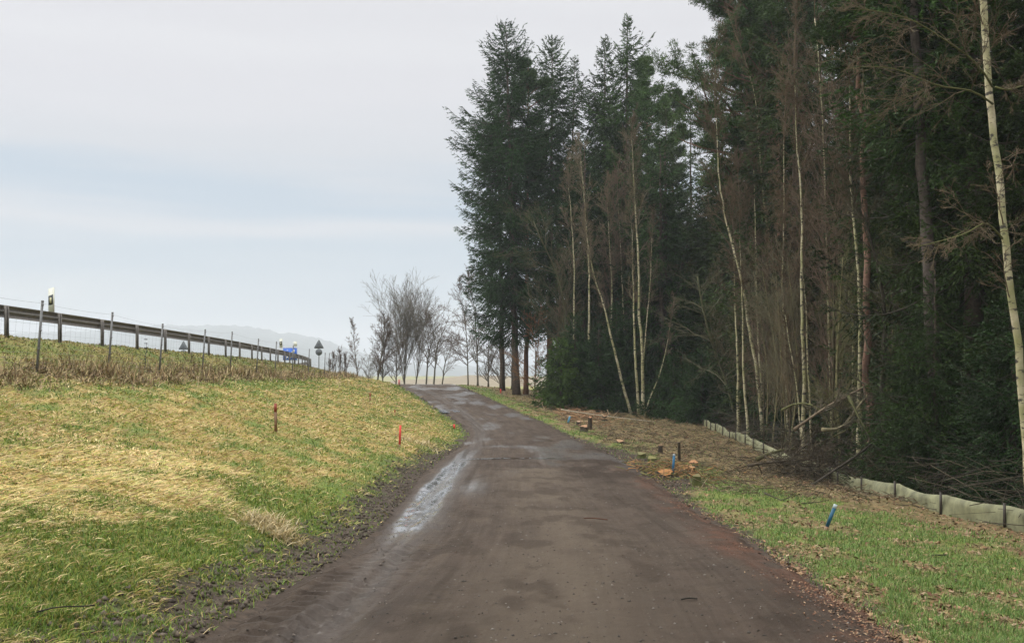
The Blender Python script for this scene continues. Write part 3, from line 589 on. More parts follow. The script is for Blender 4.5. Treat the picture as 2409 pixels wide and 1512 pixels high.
# long mossy boughs of the thick birch reaching left over the thicket
rg = np.random.default_rng(640); org = np.array(thick_birch.location)
for pts in ([(2335, 205, 18), (2318, 165, 17.9), (2270, 125, 17.6), (2200, 80, 17.2), (2150, 45, 16.9), (2090, 28, 16.6), (2020, 22, 16.4)], [(2336, 245, 18), (2290, 205, 17.8), (2230, 212, 17.5), (2170, 190, 17.2), (2115, 158, 17), (2060, 155, 16.8), (2000, 160, 16.6)],
            [(2362, 565, 18), (2340, 540, 17.8), (2318, 512, 17.6), (2290, 545, 17.4), (2240, 560, 17.3), (2160, 580, 17.1)], [(2341, 205, 18), (2370, 215, 18), (2409, 200, 18.2), (2470, 205, 18.4)]):
    P_ = resample([at(*q) for q in pts], 12); b = B(); R_ = np.linspace(.020, .005, 12); b.tube(P_, R_, 7, col=(.13, .13, .05)); nodes = (P_[:, None], R_[:, None], unit(np.gradient(P_, axis=0))[:, None]); Lp = np.array([np.linalg.norm(P_[-1] - P_[0])])
    for (m, s0, ang, ratio, K, wig, trop) in [(16, .1, (.4, 1.1), .42, 6, .14, .0), (7, .1, (.3, .9), .45, 4, .18, -.03), (5, .1, (.3, .8), .5, 3, .2, -.05)]:
        Pc, Dc, Lc, Rc = children(nodes, m, s0, ang, ratio, rg, Lpar=Lp); nodes = grow(Pc, Dc, Lc, np.maximum(Rc, .004), K, wig, trop, rg); addnodes(b, nodes, .004, np.array([.13, .10, .06]), 3); Lp = Lc
    b.build('bough', M['twig'], thick_birch, org)

# -- conifers
def conifer(name, label, cat, base, top, prof, zb, rg, nb=170, lsc=1.0, r0=.25, col=(.030, .052, .018), group=None, droop=.12, tdens=1.0, barkc=(.11, .085, .065), gaps=0.0, lobes=()):
    """prof: (height fraction, crown radius) table; zb: first branch height fraction; lobes: (frac, azimuth, extra length)"""
    base = np.asarray(base, dtype=float); top = np.asarray(top, dtype=float); Hh = top[2] - base[2]
    o = empty(name, base, label, cat, group); n_ = 24; tt = np.linspace(0, 1, n_)[:, None]; P = base + (top - base) * tt; P[2:-1] += rg.normal(size=(n_ - 3, 3)) * .02
    R = r0 * (1 - tt[:, 0]) ** .8 + .012; R[0] *= 1.3
    b = B(); b.tube(P, R, 9, col=barkc, rough=.05, rng=rg); b.build('trunk', M['bark'], o, base, smooth=True)
    f = zb + (1 - zb) * np.sort(rg.random(nb)) ** .92; f = np.minimum(f, .995); pa = np.array(prof, dtype=float)
    if gaps: f = f[(fbm(f * 14, f * 0 + rg.random() * 9, 7, 2) > gaps)]
    nb = len(f); az = np.arange(nb) * 2.399 + rg.normal(size=nb) * .5; L = np.interp(f, pa[:, 0], pa[:, 1]) * rg.uniform(.6, 1.18, nb) + .12
    for (lf_, la, le) in lobes:
        L = L + le * np.exp(-((f - lf_) / .035) ** 2) * np.clip(np.cos(az - la), 0, 1) ** 3
    P0 = base + (top - base) * f[:, None]; hd = np.stack([np.cos(az), np.sin(az), 0 * az], -1)
    a_ = np.interp(f, [0, .45, .8, .93, 1], [-.25, -.12, .18, .55, 1.1]) + rg.normal(size=nb) * .10; K = 7; u = np.linspace(0, 1, K + 1)
    zc = a_[:, None] * u - droop * 2.0 * np.sin(u * math.pi) * .35 - droop * u + .26 * u ** 3
    NP = P0[:, None] + hd[:, None] * (L[:, None] * u)[..., None]; NP[..., 2] += L[:, None] * zc
    b = B(); rb = np.clip(.012 * L, .008, .05); A_, C_ = NP[:, :-1].reshape(-1, 3), NP[:, 1:].reshape(-1, 3)
    r_a = (rb[:, None] * (1 - u[:-1] * .8)).ravel(); b.segs(A_, C_, r_a, r_a * .85, 3, np.array([.06, .05, .035]))
    # twigs
    nt_ = np.maximum((L / .17 * tdens).astype(int), 3) * 2; ib = np.repeat(np.arange(nb), nt_); ut = rg.uniform(.12, 1, len(ib)); k = np.minimum((ut * K).astype(int), K - 1); fr = (ut * K - k)[:, None]
    TP = NP[ib, k] * (1 - fr) + NP[ib, k + 1] * fr; fwd = unit(NP[ib, k + 1] - NP[ib, k]); side = np.cross(fwd, [0, 0, 1.0]) * rg.choice([-1, 1], len(ib))[:, None]
    tl = (.16 + .36 * L[ib] * (1.05 - ut) ** .8).clip(.12, 1.0) * rg.uniform(.6, 1.2, len(ib)); td = unit(side * rg.uniform(.2, .9, len(ib))[:, None] + fwd * rg.uniform(.5, 1., len(ib))[:, None] + np.array([0, 0, -1.]) * rg.uniform(.1, .8, len(ib))[:, None] * np.interp(f[ib], [0, .85, 1], [1, .7, 0])[:, None])
    nl = np.maximum((tl / (.046 * lsc)).astype(int), 2); il = np.repeat(np.arange(len(ib)), nl); s_ = rg.random(len(il)); C = TP[il] + td[il] * (tl[il] * s_)[:, None]; C[:, 2] -= .25 * tl[il] * s_ ** 2
    Dl = unit(td[il] + rg.normal(size=C.shape) * .45) * (.085 * lsc * rg.uniform(.7, 1.5, len(il)))[:, None]; Wl = unit(np.cross(Dl, rg.normal(size=C.shape))) * (.020 * lsc * rg.uniform(.7, 1.4, len(il)))[:, None]
    cb = np.array(col) * (1 + .28 * rg.normal(size=(nb, 1))).clip(.5, 1.7); cc = cb[ib][il] * np.array([1.22, 1.45, .80]) * (1 + .25 * rg.normal(size=(len(il), 1))).clip(.4, 1.8)
    b.leaves(C, Dl, Wl, cc); b.build('crown', M['needle'], o, base); return o

def pine(name, label, base, top, rg, zc=.5, rad=3.0, nl=36, lsc=1.0, r0=.2, col=(.035, .060, .024), barkc=(.22, .12, .075), group=None, lobes=(), shape=None):
    base = np.asarray(base, dtype=float); top = np.asarray(top, dtype=float); o = empty(name, base, label, 'pine', group); n_ = 26; tt = np.linspace(0, 1, n_)[:, None]
    P = base + (top - base) * tt; P[2:-1] += rg.normal(size=(n_ - 3, 3)) * .05; R = r0 * (1 - tt[:, 0] * .85); R[0] *= 1.25
    b = B(); b.tube(P, R, 9, col=barkc, rough=.04, rng=rg); b.build('trunk', M['bark'], o, base, smooth=True)
    f = rg.uniform(zc, .99, nl); az = np.arange(nl) * 2.4 + rg.normal(size=nl) * .4; pa = np.array(shape or [(zc, .5), (zc + .15, .9), (zc + .3, 1.0), (.92, .7), (1, .25)]); L = rad * np.interp(f, pa[:, 0], pa[:, 1]) * rg.uniform(.55, 1.15, nl)
    for (lf_, la, le) in lobes: L = L + le * np.exp(-((f - lf_) / .06) ** 2) * np.clip(np.cos(az - la), 0, 1) ** 2
    P0 = base + (top - base) * f[:, None]; D = unit(np.stack([np.cos(az), np.sin(az), np.interp(f, [zc, 1], [.15, 1.0])], -1)); b = B()
    nodes = grow(P0, D, L, .05 + .012 * L, 5, .14, .04, rg); addnodes(b, nodes, .015, np.array([.16, .09, .055]))
    P1, D1, L1, R1 = children(nodes, 8, .25, (.4, .9), .42, rg, Lpar=L, upb=.3); n2 = grow(P1, D1, L1, np.maximum(R1, .015), 3, .15, .08, rg); addnodes(b, n2, .01, np.array([.10, .07, .045]))
    ends = np.concatenate([n2[0][-1], n2[0][-2], nodes[0][-1]]); m = len(ends); q = 105; cr_ = rg.uniform(.28, .52, m)
    dv = unit(rg.normal(size=(m, q, 3)) + np.array([0, 0, .35])); C = ends[:, None] + dv * (cr_[:, None] * rg.random((m, q)) ** .6)[..., None] * np.array([1.15, 1.15, .75])
    Dl = unit(dv + rg.normal(size=dv.shape) * .4) * (.085 * lsc); Wl = unit(np.cross(Dl, rg.normal(size=dv.shape))) * (.015 * lsc); cc = np.array(col) * np.array([1.35, 1.42, .75]) * (1 + .25 * rg.normal(size=(m, 1, 1))).clip(.5, 1.6) * (1 + .25 * rg.normal(size=(m, q, 1))).clip(.4, 1.7)
    b.leaves(C.reshape(-1, 3), Dl.reshape(-1, 3), Wl.reshape(-1, 3), np.broadcast_to(cc, (m, q, 3)).reshape(-1, 3)); b.build('crown', M['needle'], o, base); return o

def base_at(px, d): x = (px - CX) * d / F; return np.array([x, d, h1(x, d) - .05])
TG = 'tall conifers standing at the bend of the road'
# group at the bend
conifer('spruce_tree', 'tallest left spruce at the bend, its grey trunk bare near the road', 'spruce', base_at(1215, 72), at(1190, 58, 72),
        [(0, 1.), (.12, 1.6), (.2, 3.0), (.3, 3.6), (.45, 3.8), (.6, 3.8), (.75, 3.7), (.80, 3.0), (.83, 1.7), (.88, 1.9), (.93, 1.5), (.97, .8), (1, .15)], .16, np.random.default_rng(301), 470, 1.0, .26, col=(.024, .050, .020), group=TG, lobes=[(.74, 3.1, .8), (.70, 2.8, .5), (.2, 3.1, .5)], gaps=.08)
conifer('spruce_tree', 'dark spruce pressed close behind the left side of the tallest bend spruce', 'spruce', base_at(1182, 77), at(1172, 168, 77), [(0, .8), (.3, 2.4), (.6, 2.9), (.8, 2.4), (.92, 1.2), (1, .15)], .24, np.random.default_rng(299), 300, 1.0, .2, col=(.024, .050, .020), group=TG, gaps=.1)
pine('pine_tree', 'reddish pine trunk close beside the tallest left spruce', base_at(1237, 73), at(1243, 150, 75), np.random.default_rng(302), .62, 2.1, 26, 1.5, .19, group=TG, col=(.030, .052, .024))
conifer('spruce_tree', 'sparse spruce with open forked top right of the tallest left spruce', 'spruce', base_at(1292, 77), at(1300, 92, 77),
        [(0, 1.5), (.2, 2.2), (.5, 3.1), (.62, 3.0), (.70, 2.0), (.78, 2.0), (.85, 1.6), (.93, 1.2), (1, .2)], .18, np.random.default_rng(303), 470, 1.25, .24, col=(.026, .046, .020), group=TG, gaps=.1, lobes=[(.82, 0.2, 1.3), (.86, 0, .8)])
conifer('spruce_tree', 'narrow steep side top rising right of the forked spruce', 'spruce', base_at(1335, 80), at(1352, 135, 80),
        [(0, 1.5), (.3, 2.4), (.6, 2.0), (.8, .8), (1, .15)], .2, np.random.default_rng(304), 300, 1.25, .2, col=(.026, .046, .020), group=TG, gaps=.05)
conifer('spruce_tree', 'slim spire spruce just left of the highest hanging spruce top', 'spruce', base_at(1418, 75), at(1423, 92, 75),
        [(0, 1.8), (.3, 2.8), (.6, 2.6), (.75, 2.2), (.85, 1.3), (.93, .7), (1, .15)], .12, np.random.default_rng(305), 460, 1.25, .22, group=TG, gaps=.15, lobes=[(.84, 3.1, 1.0)])
conifer('spruce_tree', 'highest spruce of the bend with drooping one-sided top branches', 'spruce', base_at(1466, 73), at(1476, 42, 73),
        [(0, 1.8), (.3, 3.0), (.6, 2.9), (.75, 2.4), (.83, 1.6), (.88, 1.2), (.92, .8), (.95, .4), (1, .15)], .12, np.random.default_rng(306), 520, 1.25, .25, col=(.034, .056, .024), group=TG, gaps=.22, lobes=[(.915, 0, 1.3), (.80, 0, 1.6), (.78, 3.1, .8)], droop=.22)
pine('pine_tree', 'light green hazy pine right of the highest spruce', base_at(1530, 84), at(1518, 140, 84), np.random.default_rng(307), .35, 3.0, 44, 1.6, .2, group=TG, col=(.045, .075, .032))
pine('pine_tree', 'small far pine crown between the spruces and the big right pine', base_at(1585, 98), at(1582, 218, 98), np.random.default_rng(308), .4, 2.6, 34, 1.7, .2, group=TG, col=(.042, .070, .034))
conifer('spruce_tree', 'far bushy spruce top beside the small far pine crown', 'spruce', base_at(1628, 92), at(1624, 222, 92), [(0, 2), (.4, 2.6), (.8, 1.7), (.92, 1.2), (1, .2)], .15, np.random.default_rng(309), 170, 1.05, .22, group=TG)
conifer('spruce_tree', 'broad dark spruce filling the gap behind the brown birch tops', 'spruce', base_at(1370, 70), at(1376, 330, 70), [(0, 2.6), (.4, 3.0), (.75, 2.0), (1, .2)], .08, np.random.default_rng(310), 230, 1.5, .22, group=TG, col=(.024, .044, .020))
conifer('spruce_tree', 'mid height spruce in front of the hazy pine', 'spruce', base_at(1560, 66), at(1552, 330, 66), [(0, 2.8), (.4, 3.2), (.75, 2.4), (1, .2)], .06, np.random.default_rng(311), 230, 1.4, .22, group=TG, col=(.028, .05, .02))
# big crowns top right
TR = 'tall conifers along the near forest edge'
pine('pine_tree', 'big spreading pine with a wide crown reaching left into the sky', base_at(1782, 56), at(1742, -90, 56), np.random.default_rng(320), .48, 4.3, 90, 1.3, .22, group=TR, col=(.040, .066, .030), lobes=[(.70, 3.1, 1.6), (.93, 3.0, 1.2), (.58, 3.0, .6)], shape=[(.5, .75), (.65, 1.0), (.75, .75), (.8, .55), (.9, .9), (1, .5)])
pine('pine_tree', 'dense dark green pine crown right beside the big spreading pine', base_at(1812, 52), at(1815, -160, 52), np.random.default_rng(321), .55, 3.2, 60, 1.2, .22, group=TR, col=(.028, .058, .022), shape=[(.55, .7), (.7, 1.0), (.85, 1.), (1, .5)])
pine('pine_tree', 'pine with a pinkish scaly trunk behind the bright brush heap birch', base_at(2050, 30), at(2006, -500, 30), np.random.default_rng(322), .60, 3.0, 40, 1.0, .135, group=TR, barkc=(.25, .15, .11))
pine('pine_tree', 'pink trunked pine standing left of the bright middle birch', base_at(1826, 50), at(1832, -60, 50), np.random.default_rng(323), .66, 2.6, 36, 1.2, .17, group=TR, barkc=(.30, .16, .11))
pine('pine_tree', 'rusty red pine trunk above the leaning birch', base_at(1778, 60), at(1764, -40, 60), np.random.default_rng(324), .7, 2.6, 34, 1.3, .17, group=TR, barkc=(.26, .11, .075))
conifer('spruce_tree', 'thick grey spruce trunk rising beside the slender birch', 'spruce', base_at(2212, 26.5), at(2115, -620, 26.5), [(0, .8), (.3, 1.2), (.5, 2.2), (.7, 3.), (1, .3)], .42, np.random.default_rng(325), 170, .9, .20, group=TR, barkc=(.105, .085, .072))
def dark(px, d, h, r, seed, label, zb=.05, nb=270, lsc=.58, col=(.027, .038, .013), droop=.15):
    b_ = base_at(px, d); return conifer('spruce_tree', label, 'spruce', b_, b_ + np.array([0, 0, h]), [(0, r * .9), (.25, r), (.6, r * .8), (.85, r * .4), (1, .15)], zb, np.random.default_rng(seed), nb, lsc, .012 * h, col=col, group=TR, droop=droop, tdens=1.0)
dark(2290, 27, 24, 3.6, 330, 'huge dark spruce closing the upper right corner', nb=330)
dark(2480, 25, 23, 3.8, 331, 'dark spruce cut off by the right edge behind the thick birch', nb=300)
dark(2060, 43, 26, 3.6, 332, 'high dark spruce wall behind the pinkish pine trunk', nb=300)
dark(1930, 56, 25, 3.6, 333, 'dark spruce behind the bright middle birch', nb=260, lsc=1.0)
dark(1700, 66, 21, 3.4, 334, 'dark spruce below the big spreading pine', nb=260, lsc=1.1)

# young spruces
YG = 'young spruces along the forest edge'
def young(px, d, toppy, r, seed, label, col=(.022, .042, .016), nb=120, lsc=.8):
    b_ = base_at(px, d); t_ = b_.copy(); t_[2] = (CY - toppy) * d / F
    return conifer('young_spruce', label, 'young spruce', b_, t_, [(0, r), (.3, r * .95), (.6, r * .65), (.85, r * .28), (1, .08)], .02, np.random.default_rng(seed), nb, lsc, .06, col=col, group=YG, droop=.18, tdens=1.3)
young(2200, 25.5, 655, 1.9, 340, 'large young spruce left of the thick birch, overhanging the brush heap', nb=230, lsc=.48, col=(.027, .045, .014))
young(2385, 22, 690, 1.9, 341, 'dark young spruce whose boughs hang over the barrier fence', nb=230, lsc=.6, col=(.018, .034, .013))
young(2520, 20.5, 540, 2.0, 342, 'dark young spruce at the right edge by the thick birch', nb=220, lsc=.48)
young(2140, 29, 790, 1.7, 343, 'low young spruce right of the fallen branches', nb=150, lsc=.7)
young(2290, 27.5, 500, 2.0, 344, 'taller young spruce behind the large young spruce', nb=220, lsc=.6, col=(.022, .034, .012))
young(1318, 61.5, 800, 2.0, 345, 'yellowish green young spruce nearest the bend of the road', (.055, .085, .02), nb=160, lsc=1.1)
young(1352, 62.5, 745, 2.3, 346, 'young spruce under the left birch pair', nb=170, lsc=1.1)
young(1408, 62, 770, 2.3, 347, 'young spruce left of the leaning clump birch', nb=170, lsc=1.1)
young(1450, 65, 720, 2.2, 348, 'young spruce close behind the leaning clump birch', nb=170, lsc=1.1)
young(1585, 59.5, 845, 2.3, 349, 'low broad young spruce right of the birch clump', nb=170, lsc=1.0)
young(1650, 56.5, 830, 2.1, 350, 'young spruce at the hidden end of the barrier fence', nb=170, lsc=1.0)
young(1690, 60, 700, 1.9, 351, 'young spruce behind the end of the barrier fence', nb=170, lsc=1.0)
young(1850, 44, 880, 1.5, 352, 'low young spruce behind the middle of the barrier fence', nb=150, lsc=.8)
young(1940, 40, 860, 1.5, 353, 'low young spruce behind the fallen branch heap', nb=150, lsc=.8)
young(1530, 72, 780, 2.0, 354, 'shaded young spruce deep behind the birch clump', nb=170, lsc=1.1)

# deep wood: copies of two source spruces
def xedge(d): return np.interp(d, [-20, 16, 25, 40, 57, 62, 68, 78, 90, 115], [13.2, 13.4, 13.4, 13.6, 13.4, 12.3, 9.3, 6.5, 8.5, 12])
srcs = []
for k_, (h_, zb_) in enumerate([(24, .10), (26, .22), (21, .05)]):
    b_ = np.array([0, 0, 0.]); rgk = np.random.default_rng(400 + k_)
    srcs.append(conifer('spruce_tree', 'dark spruce crowded deep in the wood behind the front trees', 'spruce', b_, b_ + np.array([.2, 0, h_]), [(0, 2.4), (.3, 2.9), (.6, 2.5), (.85, 1.2), (1, .15)], zb_, rgk, 230, 1.1, .2, col=(.028, .040, .015), group='spruces deep in the wood', gaps=.12))
rgd = np.random.default_rng(77); spots = []
for dk in np.arange(-6, 112, 4.4):
    for xk in np.arange(0, 30, 4.3):
        x = float(xedge(dk) + 1.2 + xk + rgd.normal() * .9); y = float(dk + rgd.normal() * .9)
        if x < .56 * max(y, 0) + 9 and not (dk > 85 and xk > 18): spots.append((x, y))
for k_, (x, y) in enumerate(spots):
    o = srcs[k_] if k_ < 3 else copy_tree(srcs[k_ % 3], (0, 0, 0), 0, (1, 1), srcs[0]['label'], 'spruces deep in the wood')
    s_ = rgd.uniform(.85, 1.12); o.location = (x, y, h1(x, y) - .1); o.rotation_euler = (0, 0, rgd.uniform(0, 6.28)); o.scale = (s_, s_, s_ * rgd.uniform(.85, 1.02) * (.8 if y > 60 else 1))

# bare brown saplings and thicket
SG = 'bare saplings in the thicket'
def sapling(h, seed, col, stems=1):
    rgk = np.random.default_rng(seed); p_ = [np.array([0, 0, 0.]), np.array([rgk.normal() * .25, rgk.normal() * .2, h * .4]), np.array([rgk.normal() * .5, rgk.normal() * .4, h * .95])]
    return bare_tree('bare_sapling', 'x', 'sapling', p_, .045, .012, rgk, [(26, .15, (.25, .7), .26, 5, .10, .07), (8, .1, (.3, .8), .5, 3, .15, .02), (4, .1, (.3, .8), .55, 2, .2, 0)], np.array([.20, .18, .09]) if seed % 2 else np.array([.09, .075, .045]), np.array(col), SG, rmin=.0046, ns=6)
sap = [sapling(9, 500, (.17, .13, .08)), sapling(7, 501, (.16, .155, .07)), sapling(11, 502, (.19, .135, .095)), sapling(8, 503, (.165, .15, .09))]
spots = []
labs = ['brown twiggy sapling in the thicket behind the barrier fence', 'olive mossy sapling in the thicket behind the barrier fence', 'tall reddish brown sapling in the thicket behind the barrier fence', 'grey brown sapling in the thicket behind the barrier fence']
for k_ in range(84):
    d = 19 + 40 * rgd.random() ** .8; x = float(XRF(d)) + 1.0 + 4.5 * rgd.random(); d = d if d > 30 or rgd.random() < .5 else d + 18; sz_ = rgd.uniform(.75, 1.25); (spots.append((x, d, k_ % 4, sz_, 0)) if CX + F * x / d < 2090 else None)
for k_ in range(30):
    d = 65.5 + 6 * rgd.random(); x = (1270 + 400 * rgd.random() - CX) * d / F; spots.append((x, d, k_ % 4, rgd.uniform(.75, 1.2) * (1.2 if x > 4 else 1.0), 1))
labs2 = [l.replace('in the thicket behind the barrier fence', 'among the birches beyond the clearing') for l in labs]
first = {0: True, 1: True, 2: True, 3: True}
for (x, d, v, s_, w_) in spots:
    lab = (labs, labs2)[w_][v]; gp = SG + ', ' + lab
    if first[v]: o = sap[v]; first[v] = False; o['label'] = lab; o['group'] = gp
    else: o = copy_tree(sap[v], (0, 0, 0), 0, (1, 1), lab, gp)
    o.location = (x, d, h1(x, d) - .05); o.rotation_euler = (0, 0, rgd.uniform(0, 6.28)); o.scale = (s_, s_, s_)

# arching bare branches over the fence from a mossy tree on the right
rg = np.random.default_rng(600)
bare_tree('bare_tree', 'dark crooked leafless tree forking behind the fallen branch heap', 'tree', px_path([(2035, 500), (2050, 590), (2068, 645), (2078, 720), (2085, 800), (2070, 870), (2075, 930)], 28.5, rg, .1), .11, .03, rg,
          [(22, .25, (.6, 1.2), .34, 7, .14, -.02), (8, .2, (.4, .8), .4, 4, .15, 0), (5, .1, (.4, .8), .5, 3, .2, 0)], np.array([.05, .042, .03]), np.array([.085, .075, .045]), rmin=.006)
bare_tree('bare_tree', 'mossy leafless tree arching left over the clearing', 'tree', px_path([(1640, 650), (1648, 700), (1660, 760), (1672, 800), (1690, 850), (1712, 900)], 52, rg, .1), .09, .04, rg,
          [(22, .15, (.6, 1.3), .5, 7, .10, -.03), (8, .2, (.4, .8), .35, 4, .12, 0), (5, .1, (.4, .8), .5, 3, .2, 0)], np.array([.10, .10, .05]), np.array([.10, .095, .055]), rmin=.008)
bare_tree('bare_tree', 'mossy leafless tree spreading left of the young spruces', 'tree', px_path([(1255, 520), (1275, 570), (1310, 640), (1325, 700), (1332, 780)], 66, rg, .1), .09, .03, rg,
          [(26, .15, (.5, 1.0), .38, 6, .10, .03), (8, .2, (.4, .8), .45, 4, .12, 0), (5, .1, (.4, .8), .5, 3, .2, 0)], np.array([.09, .09, .045]), np.array([.10, .095, .05]), rmin=.008)
# trees beyond the crest, leafless against the sky
FG = 'leafless trees beyond the crest of the road'
FT = [
 ('broad many-stemmed leafless tree with a round crown at the crest', [(954, 800), (953, 850), (951, 905)], 100, .15, .10, [(34, .0, (.03, .56), 1.92, 8, .055, .03), (14, .2, (.25, .7), .34, 4, .1, .05), (6, .1, (.3, .7), .5, 3, .15, .02)]),
 ('upright leafless stem right of the broad round crown', [(990, 800), (985, 850), (978, 905)], 102, .13, .08, [(24, .0, (.03, .50), 1.55, 8, .06, .03), (9, .2, (.3, .6), .32, 4, .1, .05), (5, .1, (.3, .7), .5, 3, .15, .02)]),
 ('leafless tree with a bent trunk curving right at the crest', [(1016, 745), (1022, 790), (1008, 830), (1005, 870), (1003, 905)], 100, .16, .05, [(20, .3, (.4, .9), .42, 6, .10, .05), (8, .15, (.3, .7), .42, 4, .12, .04), (5, .1, (.3, .7), .5, 3, .15, .02)]),
 ('leafless tree leaning right with open forked limbs', [(1058, 740), (1045, 775), (1028, 810), (1024, 860), (1020, 905)], 99, .16, .05, [(18, .3, (.5, 1.0), .45, 6, .12, .03), (7, .15, (.3, .7), .42, 4, .12, .04), (5, .1, (.3, .7), .5, 3, .15, .02)]),
 ('small leafless tree bending over the right of the crest', [(1075, 790), (1060, 820), (1047, 850), (1040, 905)], 97, .12, .04, [(16, .2, (.5, 1.1), .5, 5, .14, .0), (7, .15, (.3, .7), .42, 4, .12, .0), (4, .1, (.3, .7), .5, 3, .15, .0)]),
 ('dark twiggy tree with twin trunks left of the round crown', [(905, 745), (902, 800), (896, 850), (887, 897)], 96, .16, .05, [(28, .12, (.35, .9), .34, 6, .08, .06), (9, .15, (.3, .7), .42, 4, .12, .04), (6, .1, (.3, .7), .5, 3, .15, .02)]),
 ('thinner trunk beside the dark twiggy tree', [(912, 780), (903, 830), (900, 870), (900, 899)], 97, .14, .04, [(24, .12, (.35, .9), .40, 6, .08, .04), (8, .15, (.3, .7), .42, 4, .12, .04), (6, .1, (.3, .7), .5, 3, .15, .02)]),
 ('low reddish leafless tree under the round crown', [(935, 790), (934, 830), (932, 900)], 98, .12, .04, [(26, .1, (.4, 1.0), .45, 5, .1, .02), (8, .15, (.3, .7), .42, 4, .12, .04), (5, .1, (.3, .7), .5, 3, .15, .02)]),
 ('slim pale leafless tree alone left of the crest', [(832, 790), (836, 830), (838, 860), (842, 893)], 92, .09, .03, [(20, .15, (.35, .8), .34, 5, .08, .06), (7, .15, (.3, .7), .42, 4, .12, .04), (4, .1, (.3, .7), .5, 3, .15, .02)]),
 ('faint small leafless tree far beyond the left meadow', [(867, 835), (868, 860), (868, 896)], 120, .10, .03, [(20, .15, (.4, .9), .4, 5, .1, .04), (7, .15, (.3, .7), .42, 4, .12, .04), (4, .1, (.3, .7), .5, 3, .15, .02)]),
 ('tall slender leafless tree left of the bend spruces', [(1108, 665), (1117, 740), (1122, 820), (1124, 908)], 90, .15, .04, [(26, .2, (.4, .9), .30, 6, .08, .05), (8, .15, (.3, .7), .45, 4, .12, .04), (5, .1, (.3, .7), .5, 3, .15, .02)]),
 ('leafless tree with outspread limbs left of the tall slender one', [(1085, 690), (1095, 760), (1100, 830), (1101, 907)], 94, .13, .04, [(22, .25, (.6, 1.2), .42, 6, .1, .02), (8, .15, (.3, .7), .42, 4, .12, .04), (5, .1, (.3, .7), .5, 3, .15, .02)]),
 ('brown leafless tree beneath the hanging spruce boughs', [(1150, 770), (1148, 830), (1149, 912)], 87, .12, .04, [(24, .1, (.5, 1.1), .42, 5, .1, .02), (8, .15, (.3, .7), .42, 4, .12, .04), (5, .1, (.3, .7), .5, 3, .15, .02)]),
 ('thin brown tree directly left of the grey spruce trunk', [(1178, 790), (1178, 850), (1176, 915)], 84, .09, .03, [(24, .1, (.5, 1.1), .42, 5, .1, .02), (8, .15, (.3, .7), .42, 4, .12, .04), (5, .1, (.3, .7), .5, 3, .15, .02)]),
 ('dark trunked leafless tree close to the bend spruces', [(1205, 760), (1205, 840), (1204, 920)], 80, .10, .03, [(22, .1, (.5, 1.1), .40, 5, .1, .02), (8, .15, (.3, .7), .42, 4, .12, .04), (5, .1, (.3, .7), .5, 3, .15, .02)]),
 ('rusty leaved young beech beside the reddish pine trunk', [(1262, 740), (1260, 830), (1258, 925)], 70, .07, .02, [(26, .08, (.6, 1.2), .36, 5, .1, .0), (8, .15, (.3, .7), .42, 4, .12, .0), (5, .1, (.3, .7), .5, 3, .15, .0)]),
]
for k_, (lab, pts, d, r0, r1, sp_) in enumerate(FT):
    rg = np.random.default_rng(700 + k_)
    tc_ = [(.14, .125, .10), (.15, .12, .09), (.15, .11, .085)][k_ % 3] if 'rusty' not in lab else (.26, .13, .06)
    f_ = .62 if d > 80 else .8; sp_ = [(int(sp_[0][0] * 1.25), max(.08, sp_[0][1] - .04), *sp_[0][2:])] + sp_[1:]
    bare_tree('bare_tree', lab, 'tree', px_path(pts, d, rg, .15), r0 * f_, r1 * f_ * .5, rg, sp_, np.array([.13, .12, .09]), np.array(tc_), FG, rmin=.0085, leader=(1.5 if 'slender' in lab or 'slim' in lab else 0), rm=(.36 if sp_[0][3] > 1 else .6))
rg = np.random.default_rng(790)
for k_, (px, py, d) in enumerate([(785, 835, 84), (800, 828, 86), (812, 838, 88), (775, 850, 80)]):
    x, y, z = at(px, py, d); lab = ['thin bare shrub at the far end of the wire fence', 'tallest bare shrub at the far end of the wire fence', 'reddish bare shrub on the last fence posts', 'small bare shrub a little before the fence end'][k_]
    bare_tree('bare_shrub', lab, 'shrub', [np.array([x, y, h1(x, y)]), np.array([x + .05, y, (z + h1(x, y)) / 2]), np.array([x, y, z])], .03, .012, rg,
              [(24, .03, (.2, .6), .5, 5, .1, .08), (7, .1, (.3, .6), .5, 3, .12, .05)], np.array([.10, .07, .05]), np.array([.12, .08, .06]), 'bare shrubs at the far fence end', rmin=.010)

# ---------------------------------------------------------------- guard rail
rail_d = [24.6] + [27.4 + 2.8 * k for k in range(30)]
rail = empty('guard_rail', (float(XG(27.4)), 27.4, ZG), 'dark weathered steel guard rail curving away on top of the embankment', 'guard rail'); O0 = np.array(rail.location)
def rail_pt(d): return np.array([float(XG(d)), d, 0])
ds = np.arange(8, 112, .7); pts = np.array([rail_pt(d) for d in ds]); ztop = np.interp(ds, [0, 30, 55, 75, 110], [1.89, 1.89, 1.85, 1.87, 1.97])
T_ = unit(np.gradient(pts, axis=0)); Nn = np.stack([T_[:, 1], -T_[:, 0], 0 * T_[:, 0]], -1)      # towards the meadow
prof = [(0, .0), (.0, -.035), (.035, -.055), (.045, -.11), (.0, -.145), (.0, -.17), (.045, -.205), (.035, -.26), (.0, -.28), (0, -.31)]
b = B(); m = len(prof); rings = []
for sgn, off in ((1, 0), (1, -.006)):
    V = np.array([[pts[i] + Nn[i] * (-(o_) + .03 + off) + np.array([0, 0, ztop[i] + z_]) for (o_, z_) in prof] for i in range(len(ds))]); i = (np.arange(len(ds) - 1)[:, None] * m + np.arange(m - 1)[None]).ravel()
    b.add(V.reshape(-1, 3), np.stack([i, i + 1, i + m + 1, i + m], -1))
b.build('beam', M['steel'], rail, O0, col=False)
